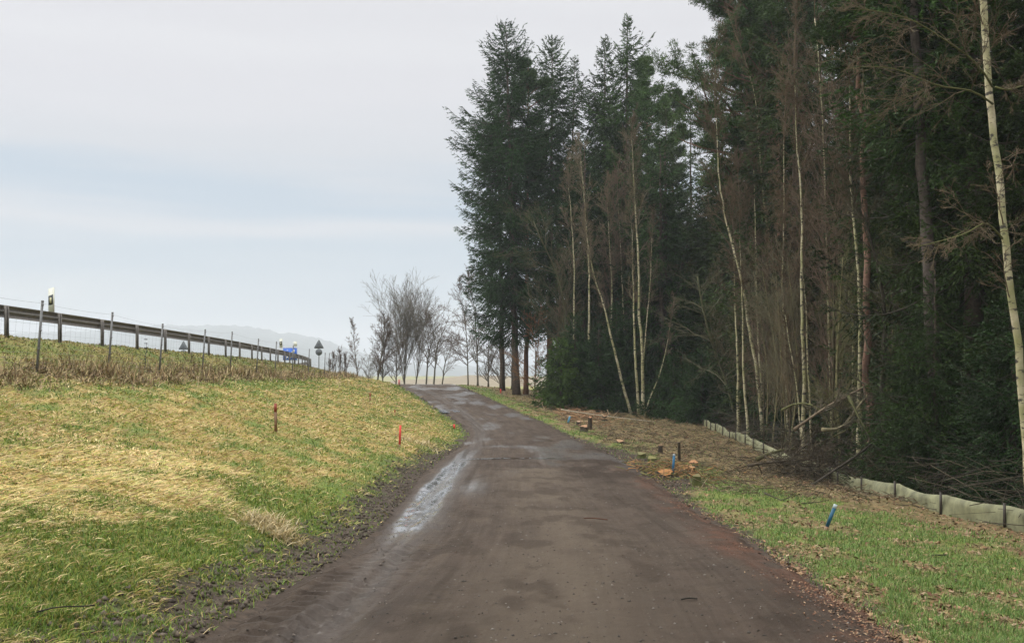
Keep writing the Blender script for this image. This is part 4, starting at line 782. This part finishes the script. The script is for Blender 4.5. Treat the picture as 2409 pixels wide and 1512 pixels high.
for d in rail_d:
    q = rail_pt(d); zt = float(np.interp(d, ds, ztop)); zb_ = h1(q[0] + .07, d) - .1; th = math.atan2(float(XG(d + 1) - XG(d - 1)), 2.0); R_ = np.array([[math.cos(-th), -math.sin(-th), 0], [math.sin(-th), math.cos(-th), 0], [0, 0, 1]])
    b = B(); c = q + np.array([.085, 0, 0])
    b.box(c + [0, 0, (zt - .01 + zb_) / 2], (.012, .12, zt - .01 - zb_), R_); b.box(c + [.03, -.06, (zt - .012 + zb_) / 2], (.05, .01, zt - .014 - zb_), R_); b.box(c + [.03, .06, (zt - .012 + zb_) / 2], (.05, .01, zt - .014 - zb_), R_)
    b.build('post', M['steel'], rail, O0, col=False)
b = B()
# highway behind the rail
dsr = np.concatenate([np.arange(-20, 100, 4), np.arange(100, 260, 8)]); b = B(); V = []
for d in dsr:
    xg = float(XG(d)); 
    for w_ in np.linspace(-1.2, -26, 12): V.append([xg + w_, d, float(H(np.array([xg + w_]), np.array([float(d)]), bumps=False)[0]) + .05])
i = (np.arange(len(dsr) - 1)[:, None] * 12 + np.arange(11)[None]).ravel(); b.add(V, np.stack([i, i + 1, i + 13, i + 12], -1))
tag(b.build('highway', mat('asphalt', (.06, .06, .062), .85, noise=(6, .8, 1.2)), None, col=False), 'grey asphalt highway behind the guard rail', 'highway', kind='structure')

# delineator posts on the rail
def delineator(px, ptop, pbot, d, label, w=.12):
    x = (px - CX) * d / F; zb_, zt = (CY - pbot) * d / F, (CY - ptop) * d / F; o = empty('delineator_post', (x, d, zb_), label, 'delineator post', 'white delineator posts on the guard rail'); h = zt - zb_; dep = .08
    b = B(); P = np.array([[-w / 2, 0], [w / 2, 0], [w / 2, h * 1.0], [-w / 2, h * .93]]); f = np.array([[p_[0], -dep / 2, p_[1]] for p_ in P]); k = f + [0, dep, 0]
    b.add(np.vstack([f, k]), [[0, 1, 2, 3], [7, 6, 5, 4], [0, 4, 5, 1], [1, 5, 6, 2], [2, 6, 7, 3], [3, 7, 4, 0]]); b.build('body', M['white'], o, col=False)
    b = B(); z0, z1 = h * .27, h * .68; P = np.array([[-w / 2 + .004, z0], [w / 2 - .004, z0 + .04 * h], [w / 2 - .004, z1 + .04 * h], [-w / 2 + .004, z1 - .04 * h]]); f = np.array([[p_[0], -dep / 2 - .006, p_[1]] for p_ in P]); k = f + [0, .004, 0]
    b.add(np.vstack([f, k]), [[0, 1, 2, 3], [0, 4, 5, 1], [1, 5, 6, 2], [2, 6, 7, 3], [3, 7, 4, 0]]); bn_ = b.build('black_band', M['black'], o, col=False)
    b = B(); b.box((0, -dep / 2 - .012, (z0 + z1) / 2), (w * .36, .008, (z1 - z0) * .55)); b.build('reflector', mat('reflector', (.55, .52, .30), .3), bn_, col=False)
delineator(121, 676, 734, 27.5, 'large white delineator with a black panel at the left end of the guard rail', .135)
delineator(661, 796, 818, 61.5, 'small distant white delineator with a dark panel above the blue sign', .17)

# ---------------------------------------------------------------- wire fence
fence = empty('wire_fence', (-10.4, 21.5, h1(-10.4, 21.5)), 'thin wire mesh fence on steel posts along the foot of the embankment', 'fence'); O1 = np.array(fence.location)
fposts = [(None, 12.6), (None, 17.0), (85, 21.5), (254, 26), (374, 30.2), (475, 35.8), (541, 40.9), (603, 45.6), (647, 49.6), (687, 54.5), (725, 60), (763, 66.5), (773, 72), (781, 76.5), (789, 81), (797, 84.5), (804, 88), (810, 91.5), (815, 95)]
tops = []; bases = []; rg = np.random.default_rng(41)
for (px, d) in fposts:
    x = float(XF(d)) if px is None else (px - 0 - CX) * d / F; zg = h1(x, d); h_ = 1.62 + rg.normal() * .03; lean = .13 * min(1, 30 / d) * (h_ / 1.6) + rg.normal() * .01
    p0, p1 = np.array([x, d, zg - .1]), np.array([x + lean, d, zg + h_]); tops.append(p1); bases.append(np.array([x, d, zg]))
    b = B(); b.tube([p0, p1], .027, 8); b.tube([p1 - [0, 0, .02], p1 + [0, 0, .015]], .028, 8)
    for u in (.95, .62, .38): q = p0 + (p1 - p0) * u; b.box(q + [.02, -.02, 0], (.045, .03, .03))
    b.build('post', M['post'], fence, O1, col=False)
tops, bases = np.array(tops), np.array(bases); b = B()
def wire(fr, r, sag):
    for i in range(len(tops) - 1):
        a_, c_ = bases[i] + (tops[i] - bases[i]) * fr, bases[i + 1] + (tops[i + 1] - bases[i + 1]) * fr; t_ = np.linspace(0, 1, 7)[:, None]; P = a_ + (c_ - a_) * t_; P[:, 2] -= sag * 4 * (t_ * (1 - t_))[:, 0]
        P[:, 1] -= .025; b.segs(P[:-1], P[1:], np.full(6, r), np.full(6, r), 3)
wire(.97, .0026, .03)
for fr in (.80, .68, .56, .46, .37, .29, .22, .15, .08): wire(fr, .0019, .012)
for i in range(len(tops) - 1):                                       # verticals of the mesh
    L0 = np.linalg.norm(bases[i + 1] - bases[i]); n_ = int(L0 / .32); t_ = (np.arange(n_) + .5)[:, None] / n_
    lo = bases[i] + (bases[i + 1] - bases[i]) * t_; hi_ = tops[i] + (tops[i + 1] - tops[i]) * t_; P1_ = lo + (hi_ - lo) * .80; P0_ = lo + (hi_ - lo) * .03; P0_[:, 1] -= .025; P1_[:, 1] -= .025; b.segs(P0_, P1_, np.full(n_, .0014), np.full(n_, .0014), 3)
b.build('wire_mesh', mat('fence_wire', (.16, .17, .18), .5, metal=.5, noise=(10, .9, 1.1)), fence, O1, col=False)
# twisted stay with small tensioners between two posts
b = B(); d = 29.1; x = (343 - CX) * d / F; zg = h1(x, d); b.tube([[x - .05, d, zg - .05], [x - .01, d, zg + .35], [x + .03, d, zg + .95]], .006, 6)
for z_ in np.arange(.08, .62, .075): b.tube([[x - .035 + z_ * .07, d - .02, zg + z_], [x - .033 + z_ * .07, d - .02, zg + z_ + .04]], .016, 6)
for z_ in (.80, .93, 1.05): b.tube([[x - .045, d - .03, zg + z_], [x + .055, d - .03, zg + z_ - .004]], [.008, .018], 6)
b.build('wire_tensioner', M['black'], fence, O1, col=False)

# ---------------------------------------------------------------- road signs
def tri(w, h, r=.06):
    P = []; C_ = [(-w / 2 + r * 1.5, r), (w / 2 - r * 1.5, r), (0, h - r * 1.7)]; A0 = [(150, 270), (270, 390), (30, 150)]
    for (cx_, cz_), (a0, a1) in zip(C_, A0):
        for a in np.linspace(a0, a1, 5): P.append((cx_ + r * math.cos(math.radians(a)), cz_ + r * math.sin(math.radians(a))))
    return P
def plate(P, y0, y1, z=0):
    b = B(); n_ = len(P); V = [[p_[0], y0, p_[1] + z] for p_ in P] + [[p_[0], y1, p_[1] + z] for p_ in P]; c = np.mean(V[:n_], axis=0); V += [c, c + [0, y1 - y0, 0]]; Q = []; T = []
    for k in range(n_): j = (k + 1) % n_; Q.append([k, n_ + k, n_ + j, j]); T += [[k, j, 2 * n_], [n_ + j, n_ + k, 2 * n_ + 1]]
    return b.add(V, Q, T)
def sign(px, ptop, pbot, d, label, disc=True):
    x = (px - CX) * d / F; zt, zm = (CY - ptop) * d / F, (CY - pbot) * d / F; zg = h1(x, d); o = empty('road_sign', (x, d, zg), label, 'road sign', 'grey backed road signs beside the highway'); h = zt - zm
    plate(tri(h * 1.13, h), -.04, -.03, zm - zg).build('triangle_plate', M['signback'], o, col=False)
    if disc: r = h * .37; plate([(r * math.cos(a), r * math.sin(a)) for a in np.linspace(0, 2 * math.pi, 28, endpoint=False)], -.04, -.03, zm - zg - r * 1.08).build('round_plate', M['signback'], o, col=False)
    b = B(); b.tube([[0, 0, -.2], [0, 0, zt - zg - h * .25]], .038, 8); b.build('pole', M['post'], o, col=False)
    b = B()
    for z_ in (zm - zg + h * .15, zm - zg + h * .5) + ((zm - zg - h * .4,) if disc else ()): b.box((0, -.055, z_), (.28, .03, .03))
    b.build('bracket', M['post'], o, col=False)
sign(750.3, 798, 819.5, 90, 'triangular and round sign backs on one pole beside the fence end')
sign(432, 801, 822, 112, 'triangular sign back seen beneath the rail between two posts')
d = 118.; x0, x1 = (665.5 - CX) * d / F, (699.5 - CX) * d / F; z1, z0 = (CY - 817.5) * d / F, (CY - 847.5) * d / F; xm = (x0 + x1) / 2; zg = h1(xm, d); w, h = x1 - x0, z1 - z0
o = empty('highway_sign', (xm, d, zg), 'blue highway direction board with white marks behind the guard rail', 'highway sign')
b = B(); b.box((0, 0, (z0 + z1) / 2 - zg), (w, .05, h)); b.build('panel', M['blue'], o, col=False)
b = B(); zc = (z0 + z1) / 2 - zg
for (cx_, cz_, ww, hh) in [(0, h / 2 - .03, w - .06, .03), (0, -h / 2 + .03, w - .06, .03), (-w / 2 + .03, 0, .03, h - .1), (w / 2 - .03, 0, .03, h - .1)]: b.box((cx_, -.032, zc + cz_), (ww, .008, hh))
b.build('white_border', M['white'], o, col=False)
b = B()
for (fx, fz, fw, fh) in [(.32, .21, .10, .05), (.24, .84, .05, .06), (.42, .84, .05, .06), (.26, .52 + .02, .10, .05), (.48, .53, .10, .05), (.30, .75, .11, .10), (.5, .75, .10, .10)]: b.box((-w / 2 + w * fx, -.032, zc + h / 2 - h * fz), (w * fw, .008, h * fh))
P = [(-.12, -.14), (.17, -.14), (.17, .10), (.10, .17), (.06, .05), (-.10, -.04)]; b2 = plate([(p_[0] * w * .8 + w * .18, p_[1] * h * .8 + zc + h * .22) for p_ in P], -.036, -.028); b.add(b2.V[0], b2.Q[0], b2.T[0])
b.build('white_marks', M['white'], o, col=False)
for sx in (-.35, .35): b = B(); b.tube([[sx * w, .06, -.3], [sx * w, .06, z1 - zg]], .05, 8); b.build('post', M['post'], o, col=False)
b = B(); b.box((w * .36, 0, z1 - zg + .45), (w * .24, .04, .55)); b.build('small_white_panel', M['white'], o, col=False)

# ---------------------------------------------------------------- amphibian barrier
tf = [(2990, 11.0), (2560, 15.0), (2365, 17.6), (2215, 19.8), (2107, 22.4), (2028, 25.2), (1972, 27.2), (1954, 27.9), (1905, 30), (1868, 32.5), (1834, 35), (1797, 38.2), (1773, 40.4), (1754, 42.3), (1732, 44.4), (1717, 46), (1701, 48), (1684, 50.3), (1672, 52), (1663, 53.6), (1655, 55), (1648, 56.5)]
rg = np.random.default_rng(51)
bar = empty('barrier_fence', ((2215 - CX) * 19.8 / F, 19.8, h1((2215 - CX) * 19.8 / F, 19.8)), 'low pale green film barrier on dark stakes along the forest edge', 'barrier fence'); O2 = np.array(bar.location)
TP = []; hs = []
for (px, d) in tf: x = (px - CX) * d / F; TP.append([x, d, h1(x, d)]); hs.append(.385 + rg.normal() * .02)
TP = np.array(TP); hs = np.array(hs); V = []; nseg = 12; rows = 7
for i in range(len(TP) - 1):
    for k in range(nseg):
        t_ = k / nseg; q = TP[i] * (1 - t_) + TP[i + 1] * t_; q[2] = h1(q[0], q[1]); hh = hs[i] * (1 - t_) + hs[i + 1] * t_ 
        ztp = max((TP[i][2] + hs[i]) * (1 - t_) + (TP[i + 1][2] + hs[i + 1]) * t_, q[2] + .16) - (.03 + .05 * ((i * 7) % 3 == 0)) * math.sin(math.pi * t_)
        for r in range(rows):
            f = r / (rows - 1); V.append([q[0] - .012 + .03 * math.sin(math.pi * t_) * math.sin(3 * f + i) + .012 * math.sin(9 * t_ + 5 * f + i) + (.05 * f if r < rows - 1 else .09), q[1], (q[2] - .08) * (1 - f) + ztp * f if r < rows - 1 else ztp - .015])
V = np.array(V); n_ = (len(TP) - 1) * nseg; i = (np.arange(n_ - 1)[:, None] * rows + np.arange(rows - 1)[None]).ravel(); Q = np.stack([i, i + 1, i + rows + 1, i + rows], -1); b = B(); b.add(V, Q); b.add(V + [.006, .003, 0], Q[:, ::-1]); b.build('film', M['film'], bar, O2, smooth=True, col=False)
for k in range(len(TP)):
    b = B(); q = TP[k]; ln_ = rg.normal() * .012; b.box(q + [-.025, -.02, hs[k] / 2 - .02], (.045, .035, hs[k] + .12), col=(.045, .036, .026), taper=.9); b.build('stake', M['paint'], bar, O2)

# ---------------------------------------------------------------- marker stakes
def stake(px0, py0, px1, py1, d, w, label, bands, group, name='marker_stake'):
    x = (px1 - CX) * d / F; zt = (CY - py0) * d / F; zb_ = (CY - py1) * d / F; zg = road_z(x, d); off = zg - zb_; o = empty(name, (x, d, zg), label, 'marker stake', group)
    top = np.array([(px0 - px1) * d / F, 0, zt - zb_]); A0_ = -.12
    for (f0, f1, cl_, nm) in bands:
        a_ = top * (f0 if f0 > 0 else A0_); c_ = top * f1; ax = unit(top); R_ = np.array([[ax[2], 0, ax[0]], [0, 1, 0], [-ax[0], 0, ax[2]]]); b = B(); b.box((a_ + c_) / 2, (w, w * .7, np.linalg.norm(c_ - a_)), R_, col=cl_); b.build(nm, M['paint'], o)
BL = (.008, .085, .15); WD = (.22, .13, .07); RD = (.75, .05, .04); RU = (.32, .09, .03)
stake(1966, 1179, 1941, 1243, 14.6, .045, 'leaning blue stake with a pale top in the right verge grass', [(0, .18, WD, 'wooden_foot'), (.18, .86, BL, 'blue_shaft'), (.86, 1, (.45, .52, .55), 'pale_tip')], 'blue survey stakes')
stake(1586, 1046, 1582, 1103, 24.5, .055, 'upright blue stake beside the orange stump', [(0, .16, WD, 'wooden_foot'), (.16, .94, (.02, .13, .25), 'blue_shaft'), (.94, 1, (.45, .52, .55), 'pale_tip')], 'blue survey stakes')
stake(1341, 976, 1336, 993, 51, .10, 'small far blue stake near the felled white pole', [(0, .9, (.08, .25, .38), 'blue_shaft'), (.9, 1, (.4, .5, .55), 'pale_tip')], 'blue survey stakes')
stake(942, 986, 940, 1036, 30, .06, 'bright red stake in the meadow near the road', [(0, .1, WD, 'wooden_foot'), (.1, 1, RD, 'red_shaft')], 'red survey stakes')
stake(1068, 983, 1069, 994, 46, .09, 'short bright red stake at the left road edge', [(0, 1, RD, 'red_shaft')], 'red survey stakes')
stake(939, 889, 939, 903, 84, .16, 'faded pink stake at the crest of the road', [(0, 1, (.62, .20, .18), 'red_shaft')], 'red survey stakes')
stake(1178, 921, 1178, 930, 73, .10, 'tiny red stake under the reddish pine', [(0, 1, RD, 'red_shaft')], 'red survey stakes')
stake(648, 950, 649, 1018, 24, .06, 'tall rusty stake alone in the middle of the meadow', [(0, .7, (.16, .08, .03), 'wooden_foot'), (.7, 1, (.26, .04, .02), 'rusty_tip')], 'rusty wooden stakes')
stake(871, 912, 871, 933, 48, .075, 'rusty stake high on the meadow near the crest', [(0, .6, (.26, .13, .05), 'wooden_foot'), (.6, 1, RU, 'rusty_tip')], 'rusty wooden stakes')
stake(929, 935, 929, 950, 42, .06, 'small orange brown stake above the bright red one', [(0, .6, (.36, .22, .08), 'wooden_foot'), (.6, 1, RU, 'rusty_tip')], 'rusty wooden stakes')

# ---------------------------------------------------------------- clearing: stumps, logs, brash, fallen boughs
SB = np.array([.055, .042, .028]); CUT = np.array([.42, .20, .075])
def stump(px, py, d, r, h, label, cut=CUT, col=SB, seed=0, slant=.1):
    rg = np.random.default_rng(900 + seed); x = (px - CX) * d / F; zg = h1(x, d); o = empty('tree_stump', (x, d, zg), label, 'stump', 'cut stumps in the cleared strip'); n_ = 14; a = np.linspace(0, 2 * math.pi, n_, endpoint=False)
    rr = r * (1 + .18 * np.sin(a * 3 + seed) + .08 * rg.normal(size=n_)); V = []
    for (f, m_) in ((-.15, 1.5), (.1, 1.2), (.5, 1.02), (1, 1.0)):
        for k in range(n_): V.append([rr[k] * m_ * math.cos(a[k]), rr[k] * m_ * math.sin(a[k]), h * f + (slant * rr[k] * math.sin(a[k]) * f * 3)])
    Q = [[l * n_ + k, l * n_ + (k + 1) % n_, (l + 1) * n_ + (k + 1) % n_, (l + 1) * n_ + k] for l in range(3) for k in range(n_)]
    b = B(); b.add(V, Q, col=col); b.build('bark', M['bark'], o, smooth=True)
    top = np.array(V[-n_:]); c = top.mean(0); ring = np.vstack([top + [0, 0, .004], c + (top - c) * .5 + [0, 0, .008], [c + [0, 0, .01]]]); b = B(); T = [[k, (k + 1) % n_, n_ + (k + 1) % n_] for k in range(n_)] + [[k, n_ + (k + 1) % n_, n_ + k] for k in range(n_)] + [[n_ + k, n_ + (k + 1) % n_, 2 * n_] for k in range(n_)]
    b.add(ring, T=T, col=np.asarray(cut) * .62); b.build('cut_face', M['stone'], o)
for k_, a_ in enumerate([
    (1565, 1081, 24.3, .19, .17, 'wide low stump with a bright orange cut face', (.50, .22, .06)), (1628, 1072, 25, .07, .26, 'narrow upright stump with a pale cut right of the blue stake', (.5, .28, .13)),
    (1597, 1021, 31, .045, .62, 'tall thin dark stump standing like a post', (.20, .13, .07)), (1553, 1010, 34, .07, .28, 'short dark stump left of the post-like stump', (.24, .14, .07)),
    (1640, 1100, 22.6, .09, .22, 'mossy stump at the lower end of the brash pile', (.20, .17, .06)), (1375, 991, 46, .16, .3, 'light brown stump nearest the bend of the road', (.50, .27, .14)),
    (1388, 985, 47, .09, .6, 'narrow reddish stump behind the light brown stump', (.52, .26, .13)), (1458, 1010, 38, .14, .12, 'flat stump with a pale brown face in the middle of the clearing', (.46, .27, .14)),
    (1508, 1042, 30.5, .12, .16, 'mossy low stump beside the muddy hollow', (.22, .20, .07)), (1533, 1047, 29.5, .13, .14, 'moss covered stump right of the muddy hollow', (.24, .22, .06)),
    (1632, 1045, 28.5, .12, .2, 'dark split stump with an orange edge', (.50, .24, .10)), (1362, 978, 50, .12, .2, 'small far stump beside the white pole', (.50, .32, .2)),
    (1608, 1060, 26.6, .11, .15, 'orange brown stump just behind the blue stake', (.46, .24, .09)), (1422, 968, 54, .13, .3, 'little stump in front of the birch clump', (.40, .24, .13))]):
    stump(*a_[:6], cut=np.array(a_[6]), seed=k_, col=SB * (1.0 if 'moss' not in a_[5] else np.array([1.3, 1.8, .8])))

def bough(name, label, cat, pts, r0, r1, rg, spec, col, tcol, group=None, rmin=.006, mat_='bark'):
    P = [at(x, y, d) for x, y, d in pts]; return bare_tree(name, label, cat, P, r0, r1, rg, spec, np.array(col), np.array(tcol), group, mat_, rmin, 7)
rg = np.random.default_rng(61); FB = 'fallen boughs at the barrier fence'
SPB = [(14, .2, (.4, 1.1), .38, 5, .14, .02), (6, .1, (.3, .9), .45, 4, .18, 0), (4, .1, (.3, .9), .5, 2, .2, 0)]
bough('fallen_bough', 'long dark bough leaning from the verge over the barrier fence', 'bough', [(1905, 1145, 24.5), (1962, 1106, 25.2), (2022, 1067, 25.8), (2075, 1025, 26.2), (2110, 985, 26.5)], .035, .02, rg, [(6, .4, (.4, .9), .25, 4, .12, 0), (3, .1, (.3, .9), .4, 3, .15, 0)], (.05, .042, .032), (.07, .06, .04), FB)
bough('fallen_bough', 'pale curved bough with a peeled broken end above the heap', 'bough', [(1935, 1010, 26.5), (1960, 1016, 26.7), (1992, 1003, 27), (2004, 975, 27.2), (2040, 930, 27.5)], .045, .03, rg, SPB, (.22, .19, .11), (.10, .085, .055), FB)
bough('fallen_bough', 'long brown bough rising right from the brush heap', 'bough', [(1868, 1010, 27), (1930, 965, 27.4), (1985, 935, 27.8), (2046, 903, 28)], .038, .028, rg, SPB, (.16, .12, .08), (.09, .075, .05), FB)
bough('fallen_bough', 'mossy crooked bough lying across the brush heap', 'bough', [(1780, 1080, 29), (1840, 1050, 29.4), (1880, 1060, 29.2), (1945, 1040, 28.5), (1998, 1008, 28)], .05, .02, rg, SPB, (.09, .085, .04), (.085, .07, .04), FB)
bough('fallen_bough', 'arched mossy bough over the left part of the brush heap', 'bough', [(1838, 965, 30), (1870, 940, 30), (1925, 950, 29.5), (1950, 985, 29), (1962, 1030, 28.6)], .03, .02, rg, SPB, (.12, .12, .05), (.09, .08, .045), FB)
bough('fallen_bough', 'thin bough sloping down behind the barrier to the right', 'bough', [(1995, 930, 27), (2035, 1010, 26.6), (2075, 1080, 26.2), (2105, 1130, 25.8)], .035, .02, rg, SPB, (.11, .11, .05), (.08, .07, .045), FB)
bough('fallen_bough', 'dark twiggy bough at the left foot of the brush heap', 'bough', [(1760, 1095, 27.5), (1830, 1085, 27.8), (1900, 1080, 27.6), (1960, 1070, 27)], .04, .015, rg, [(22, .1, (.4, 1.2), .4, 5, .2, .04), (8, .1, (.3, .9), .45, 4, .2, .02), (4, .1, (.3, .9), .5, 2, .2, 0)], (.075, .06, .042), (.095, .075, .05), FB)
bough('fallen_bough', 'tangled brushy bough in the middle of the heap', 'bough', [(1850, 1095, 28.5), (1880, 1050, 28.8), (1930, 1030, 29), (1985, 1060, 28.6)], .04, .015, rg, [(22, .1, (.4, 1.2), .4, 5, .2, .04), (8, .1, (.3, .9), .45, 4, .2, .02), (4, .1, (.3, .9), .5, 2, .2, 0)], (.05, .04, .028), (.06, .048, .032), FB)
bough('felled_pole', 'long thin whitish felled trunk lying along the clearing edge', 'log', [(1320, 963, 56), (1405, 976, 54.5), (1470, 984, 53.5), (1540, 992, 53)], .032, .02, rg, [(5, .5, (.5, 1.1), .1, 3, .1, .0)], (.33, .29, .21), (.1, .08, .05), 'felled thin trunks', rmin=.01)
bough('felled_pole', 'short white stick propped against the barrier fence', 'log', [(1708, 1022, 47), (1732, 1020, 47.2), (1757, 1016, 47.5)], .03, .02, rg, [(2, .5, (.5, 1.1), .1, 3, .1, .0)], (.50, .44, .33), (.1, .08, .05), 'felled thin trunks')
bough('fallen_branch', 'bare dark branch lying in the grass below the litter', 'branch', [(1800, 1160, 20), (1850, 1182, 19.3), (1905, 1186, 19), (1950, 1175, 19.2)], .014, .006, rg, [(6, .2, (.4, 1), .4, 4, .14, .1)], (.05, .04, .03), (.06, .048, .035), 'sticks lying in the verge', rmin=.004)
bough('fallen_branch', 'thin arched twig in the verge right of the leaning blue stake', 'branch', [(2190, 1306, 12.5), (2230, 1302, 12.8), (2275, 1316, 13), (2310, 1340, 12.6)], .009, .004, rg, [(4, .2, (.4, 1), .3, 4, .14, .1)], (.05, .04, .03), (.06, .048, .035), 'sticks lying in the verge', rmin=.003)
bough('fallen_branch', 'short dark twig at the right side of the verge', 'branch', [(2435, 1395, 11), (2465, 1412, 10.8), (2500, 1440, 10.6)], .009, .004, rg, [(4, .2, (.4, 1), .3, 4, .14, .1)], (.05, .04, .03), (.06, .048, .035), 'sticks lying in the verge', rmin=.003)
x, y, z = at(118, 1420, 7.0)
def lying(pts, r, label, name='fallen_stick', col=(.03, .026, .02)):
    P = np.array([[a, c, road_z(a, c) + h_] for a, c, h_ in pts]); b = B(); b.tube(resample(P, 9), r, 6, col=col); tag(b.build(name, M['bark'], None, P[0], smooth=True), label, 'stick')
lying([(-3.02, 6.25, .05), (-2.94, 6.35, .08), (-2.84, 6.48, .09), (-2.78, 6.55, .12)], .005, 'thin black stick in the grass at the lower left')
lying([(1.34, 7.8, .012), (1.40, 7.82, .022), (1.47, 7.8, .012)], .007, 'small black twig on the right half of the road')
lying([(1.05, 14.4, .02), (1.2, 14.45, .02), (1.4, 14.4, .015)], .008, 'reddish stick across the right wheel track', col=(.10, .045, .03))
# brash: loose cut twigs and chips
def brash(name, n_, pos, lo, hi, cols, label, rmx=.009, seed=0, lift=.12):
    rg = np.random.default_rng(seed); x, d = pos(n_, rg); L = rg.uniform(lo, hi, n_); a = rg.uniform(0, 6.28, n_); e = rg.normal(size=n_) * .28; D = np.stack([np.cos(a) * np.cos(e), np.sin(a) * np.cos(e), np.sin(e)], -1)
    z = H(x, d) + rg.random(n_) ** 1.5 * lift; C = np.stack([x, d, z], -1); Mid = C + rg.normal(size=C.shape) * (.05 * L)[:, None]; r = rg.uniform(.35, 1, n_) * rmx + d * .00008; cc = pick(cols, n_, rg)
    b = B(); b.segs(C - D * (L / 2)[:, None], Mid, r, r * .9, 3, cc); b.segs(Mid, C + D * (L / 2)[:, None], r * .9, r * .4, 3, cc); tag(b.build(name, M['twig']), label, 'brushwood', kind='stuff')
TWC = [(.09, .065, .04), (.06, .045, .03), (.16, .12, .07), (.13, .085, .05), (.10, .10, .05), (.22, .17, .11)]
brash('cut_brushwood', 5200, lambda n, r: (lambda d: (XR(d) + 1.0 + (XRF(d) - XR(d) - 1.0) * r.random(n), d))(20 + 46 * r.random(n)), .12, .7, TWC, 'loose cut twigs scattered over the cleared strip', seed=1, lift=.09)
def heap(cx_, cd, sx, sd_): return lambda n, r: (cx_ + r.normal(size=n) * sx, cd + r.normal(size=n) * sd_)
brash('orange_brushwood', 650, heap(4.25, 25.5, .55, 1.1), .1, .45, [(.28, .15, .06), (.20, .11, .05), (.13, .12, .04), (.08, .06, .035), (.14, .14, .05)], 'orange and mossy cut wood scraps around the blue stake', seed=2, lift=.26, rmx=.014)
brash('dark_brushwood', 620, heap(8.4, 28.4, .7, 1.2), .3, 1.2, [(.05, .04, .028), (.075, .06, .038), (.04, .032, .022), (.11, .09, .055)], 'dark brush heap of thin branches spilling over the barrier', seed=3, lift=.6)
brash('pale_brushwood', 500, heap(3.9, 57.5, .9, 3.2), .2, .9, [(.36, .22, .12), (.28, .15, .08), (.42, .30, .18)], 'pale wood chips and sticks beside the bend of the road', seed=4, lift=.25, rmx=.02)
brash('bare_twigs', 3200, lambda n, r: (lambda d: (XRF(d) + .3 + 4.5 * r.random(n), d))(15 + 45 * r.random(n)), .5, 2.4, [(.07, .06, .04), (.10, .085, .055), (.05, .04, .03)], 'dead twigs and low brambles on the forest floor', seed=5, lift=1.1)

# ---------------------------------------------------------------- far country
rgf = np.random.default_rng(88)
def hillsheet(name, label, cols, pxs, tops_, d, depth, rough_, mat_, zb=-3, seed=3):
    n_ = 260; px = np.linspace(pxs[0], pxs[-1], n_); top = np.interp(px, pxs, tops_); x = (px - CX) * d / F; zt = (CY - top) * d / F; rows = 26; V = []
    for r in range(rows):
        f = r / (rows - 1); yy = d - depth * (1 - f) if f < 1 else d; s_ = f * f * (3 - 2 * f); V.append(np.stack([x * (yy / d), np.full(n_, yy), zb + (zt - zb) * s_ + (rough_ * (fbm(x / 45. + 50, x * 0 + yy / 45., seed) - .5) + rough_ * .8 * (fbm(x / 11. + 400, x * 0 + yy / 11., seed + 5) - .5)) * (f > .1)], -1))
    for r in range(1, 8): f = r / 7; V.append(np.stack([x * (1 + f * .1), np.full(n_, d + depth * f * .5), zt * (1 - f) + zb * f], -1))
    V = np.array(V); R2 = len(V); i = (np.arange(R2 - 1)[:, None] * n_ + np.arange(n_ - 1)[None]).ravel()
    o = link(name, mesh(name, V.reshape(-1, 3), [np.stack([i, i + 1, i + n_ + 1, i + n_], -1)], smooth=False), mat_); tag(o, label, 'hill', kind='structure')
hillsheet('hills', 'long wooded ridge fading blue in the haze', None, [-300, 250, 395, 470, 560, 634, 694, 753, 820, 900, 1000, 1150, 1400], [800, 782, 767, 769, 769, 779, 790, 799, 824, 848, 862, 866, 850], 3200, 1500, 16, mat('far_woods', (.07, .085, .075), .95, noise=(.03, .7, 1.4)))
hillsheet('far_field', 'low brown field rise beyond the crest', None, [880, 960, 1040, 1100, 1180, 1350, 1700], [899, 893, 890, 882, 884, 890, 893], 520, 260, .2, mat('brown_field', (.17, .135, .08), .95, noise=(.08, .85, 1.15)), zb=-2.2, seed=9)

# ---------------------------------------------------------------- haze
hz = bpy.data.materials.new('haze'); hz.use_nodes = True; t = hz.node_tree; t.nodes.remove(t.nodes['Principled BSDF']); pv = t.nodes.new('ShaderNodeVolumePrincipled')
pv.inputs['Color'].default_value = (.90, .95, 1.0, 1); pv.inputs['Density'].default_value = .00042; pv.inputs['Anisotropy'].default_value = 0.0; t.links.new(pv.outputs[0], t.nodes['Material Output'].inputs['Volume'])
b = B(); b.box((0, 2050, 90), (6400, 4500, 205)); tag(b.build('haze', hz, None, col=False), 'pale even haze in the air', 'haze', kind='stuff')
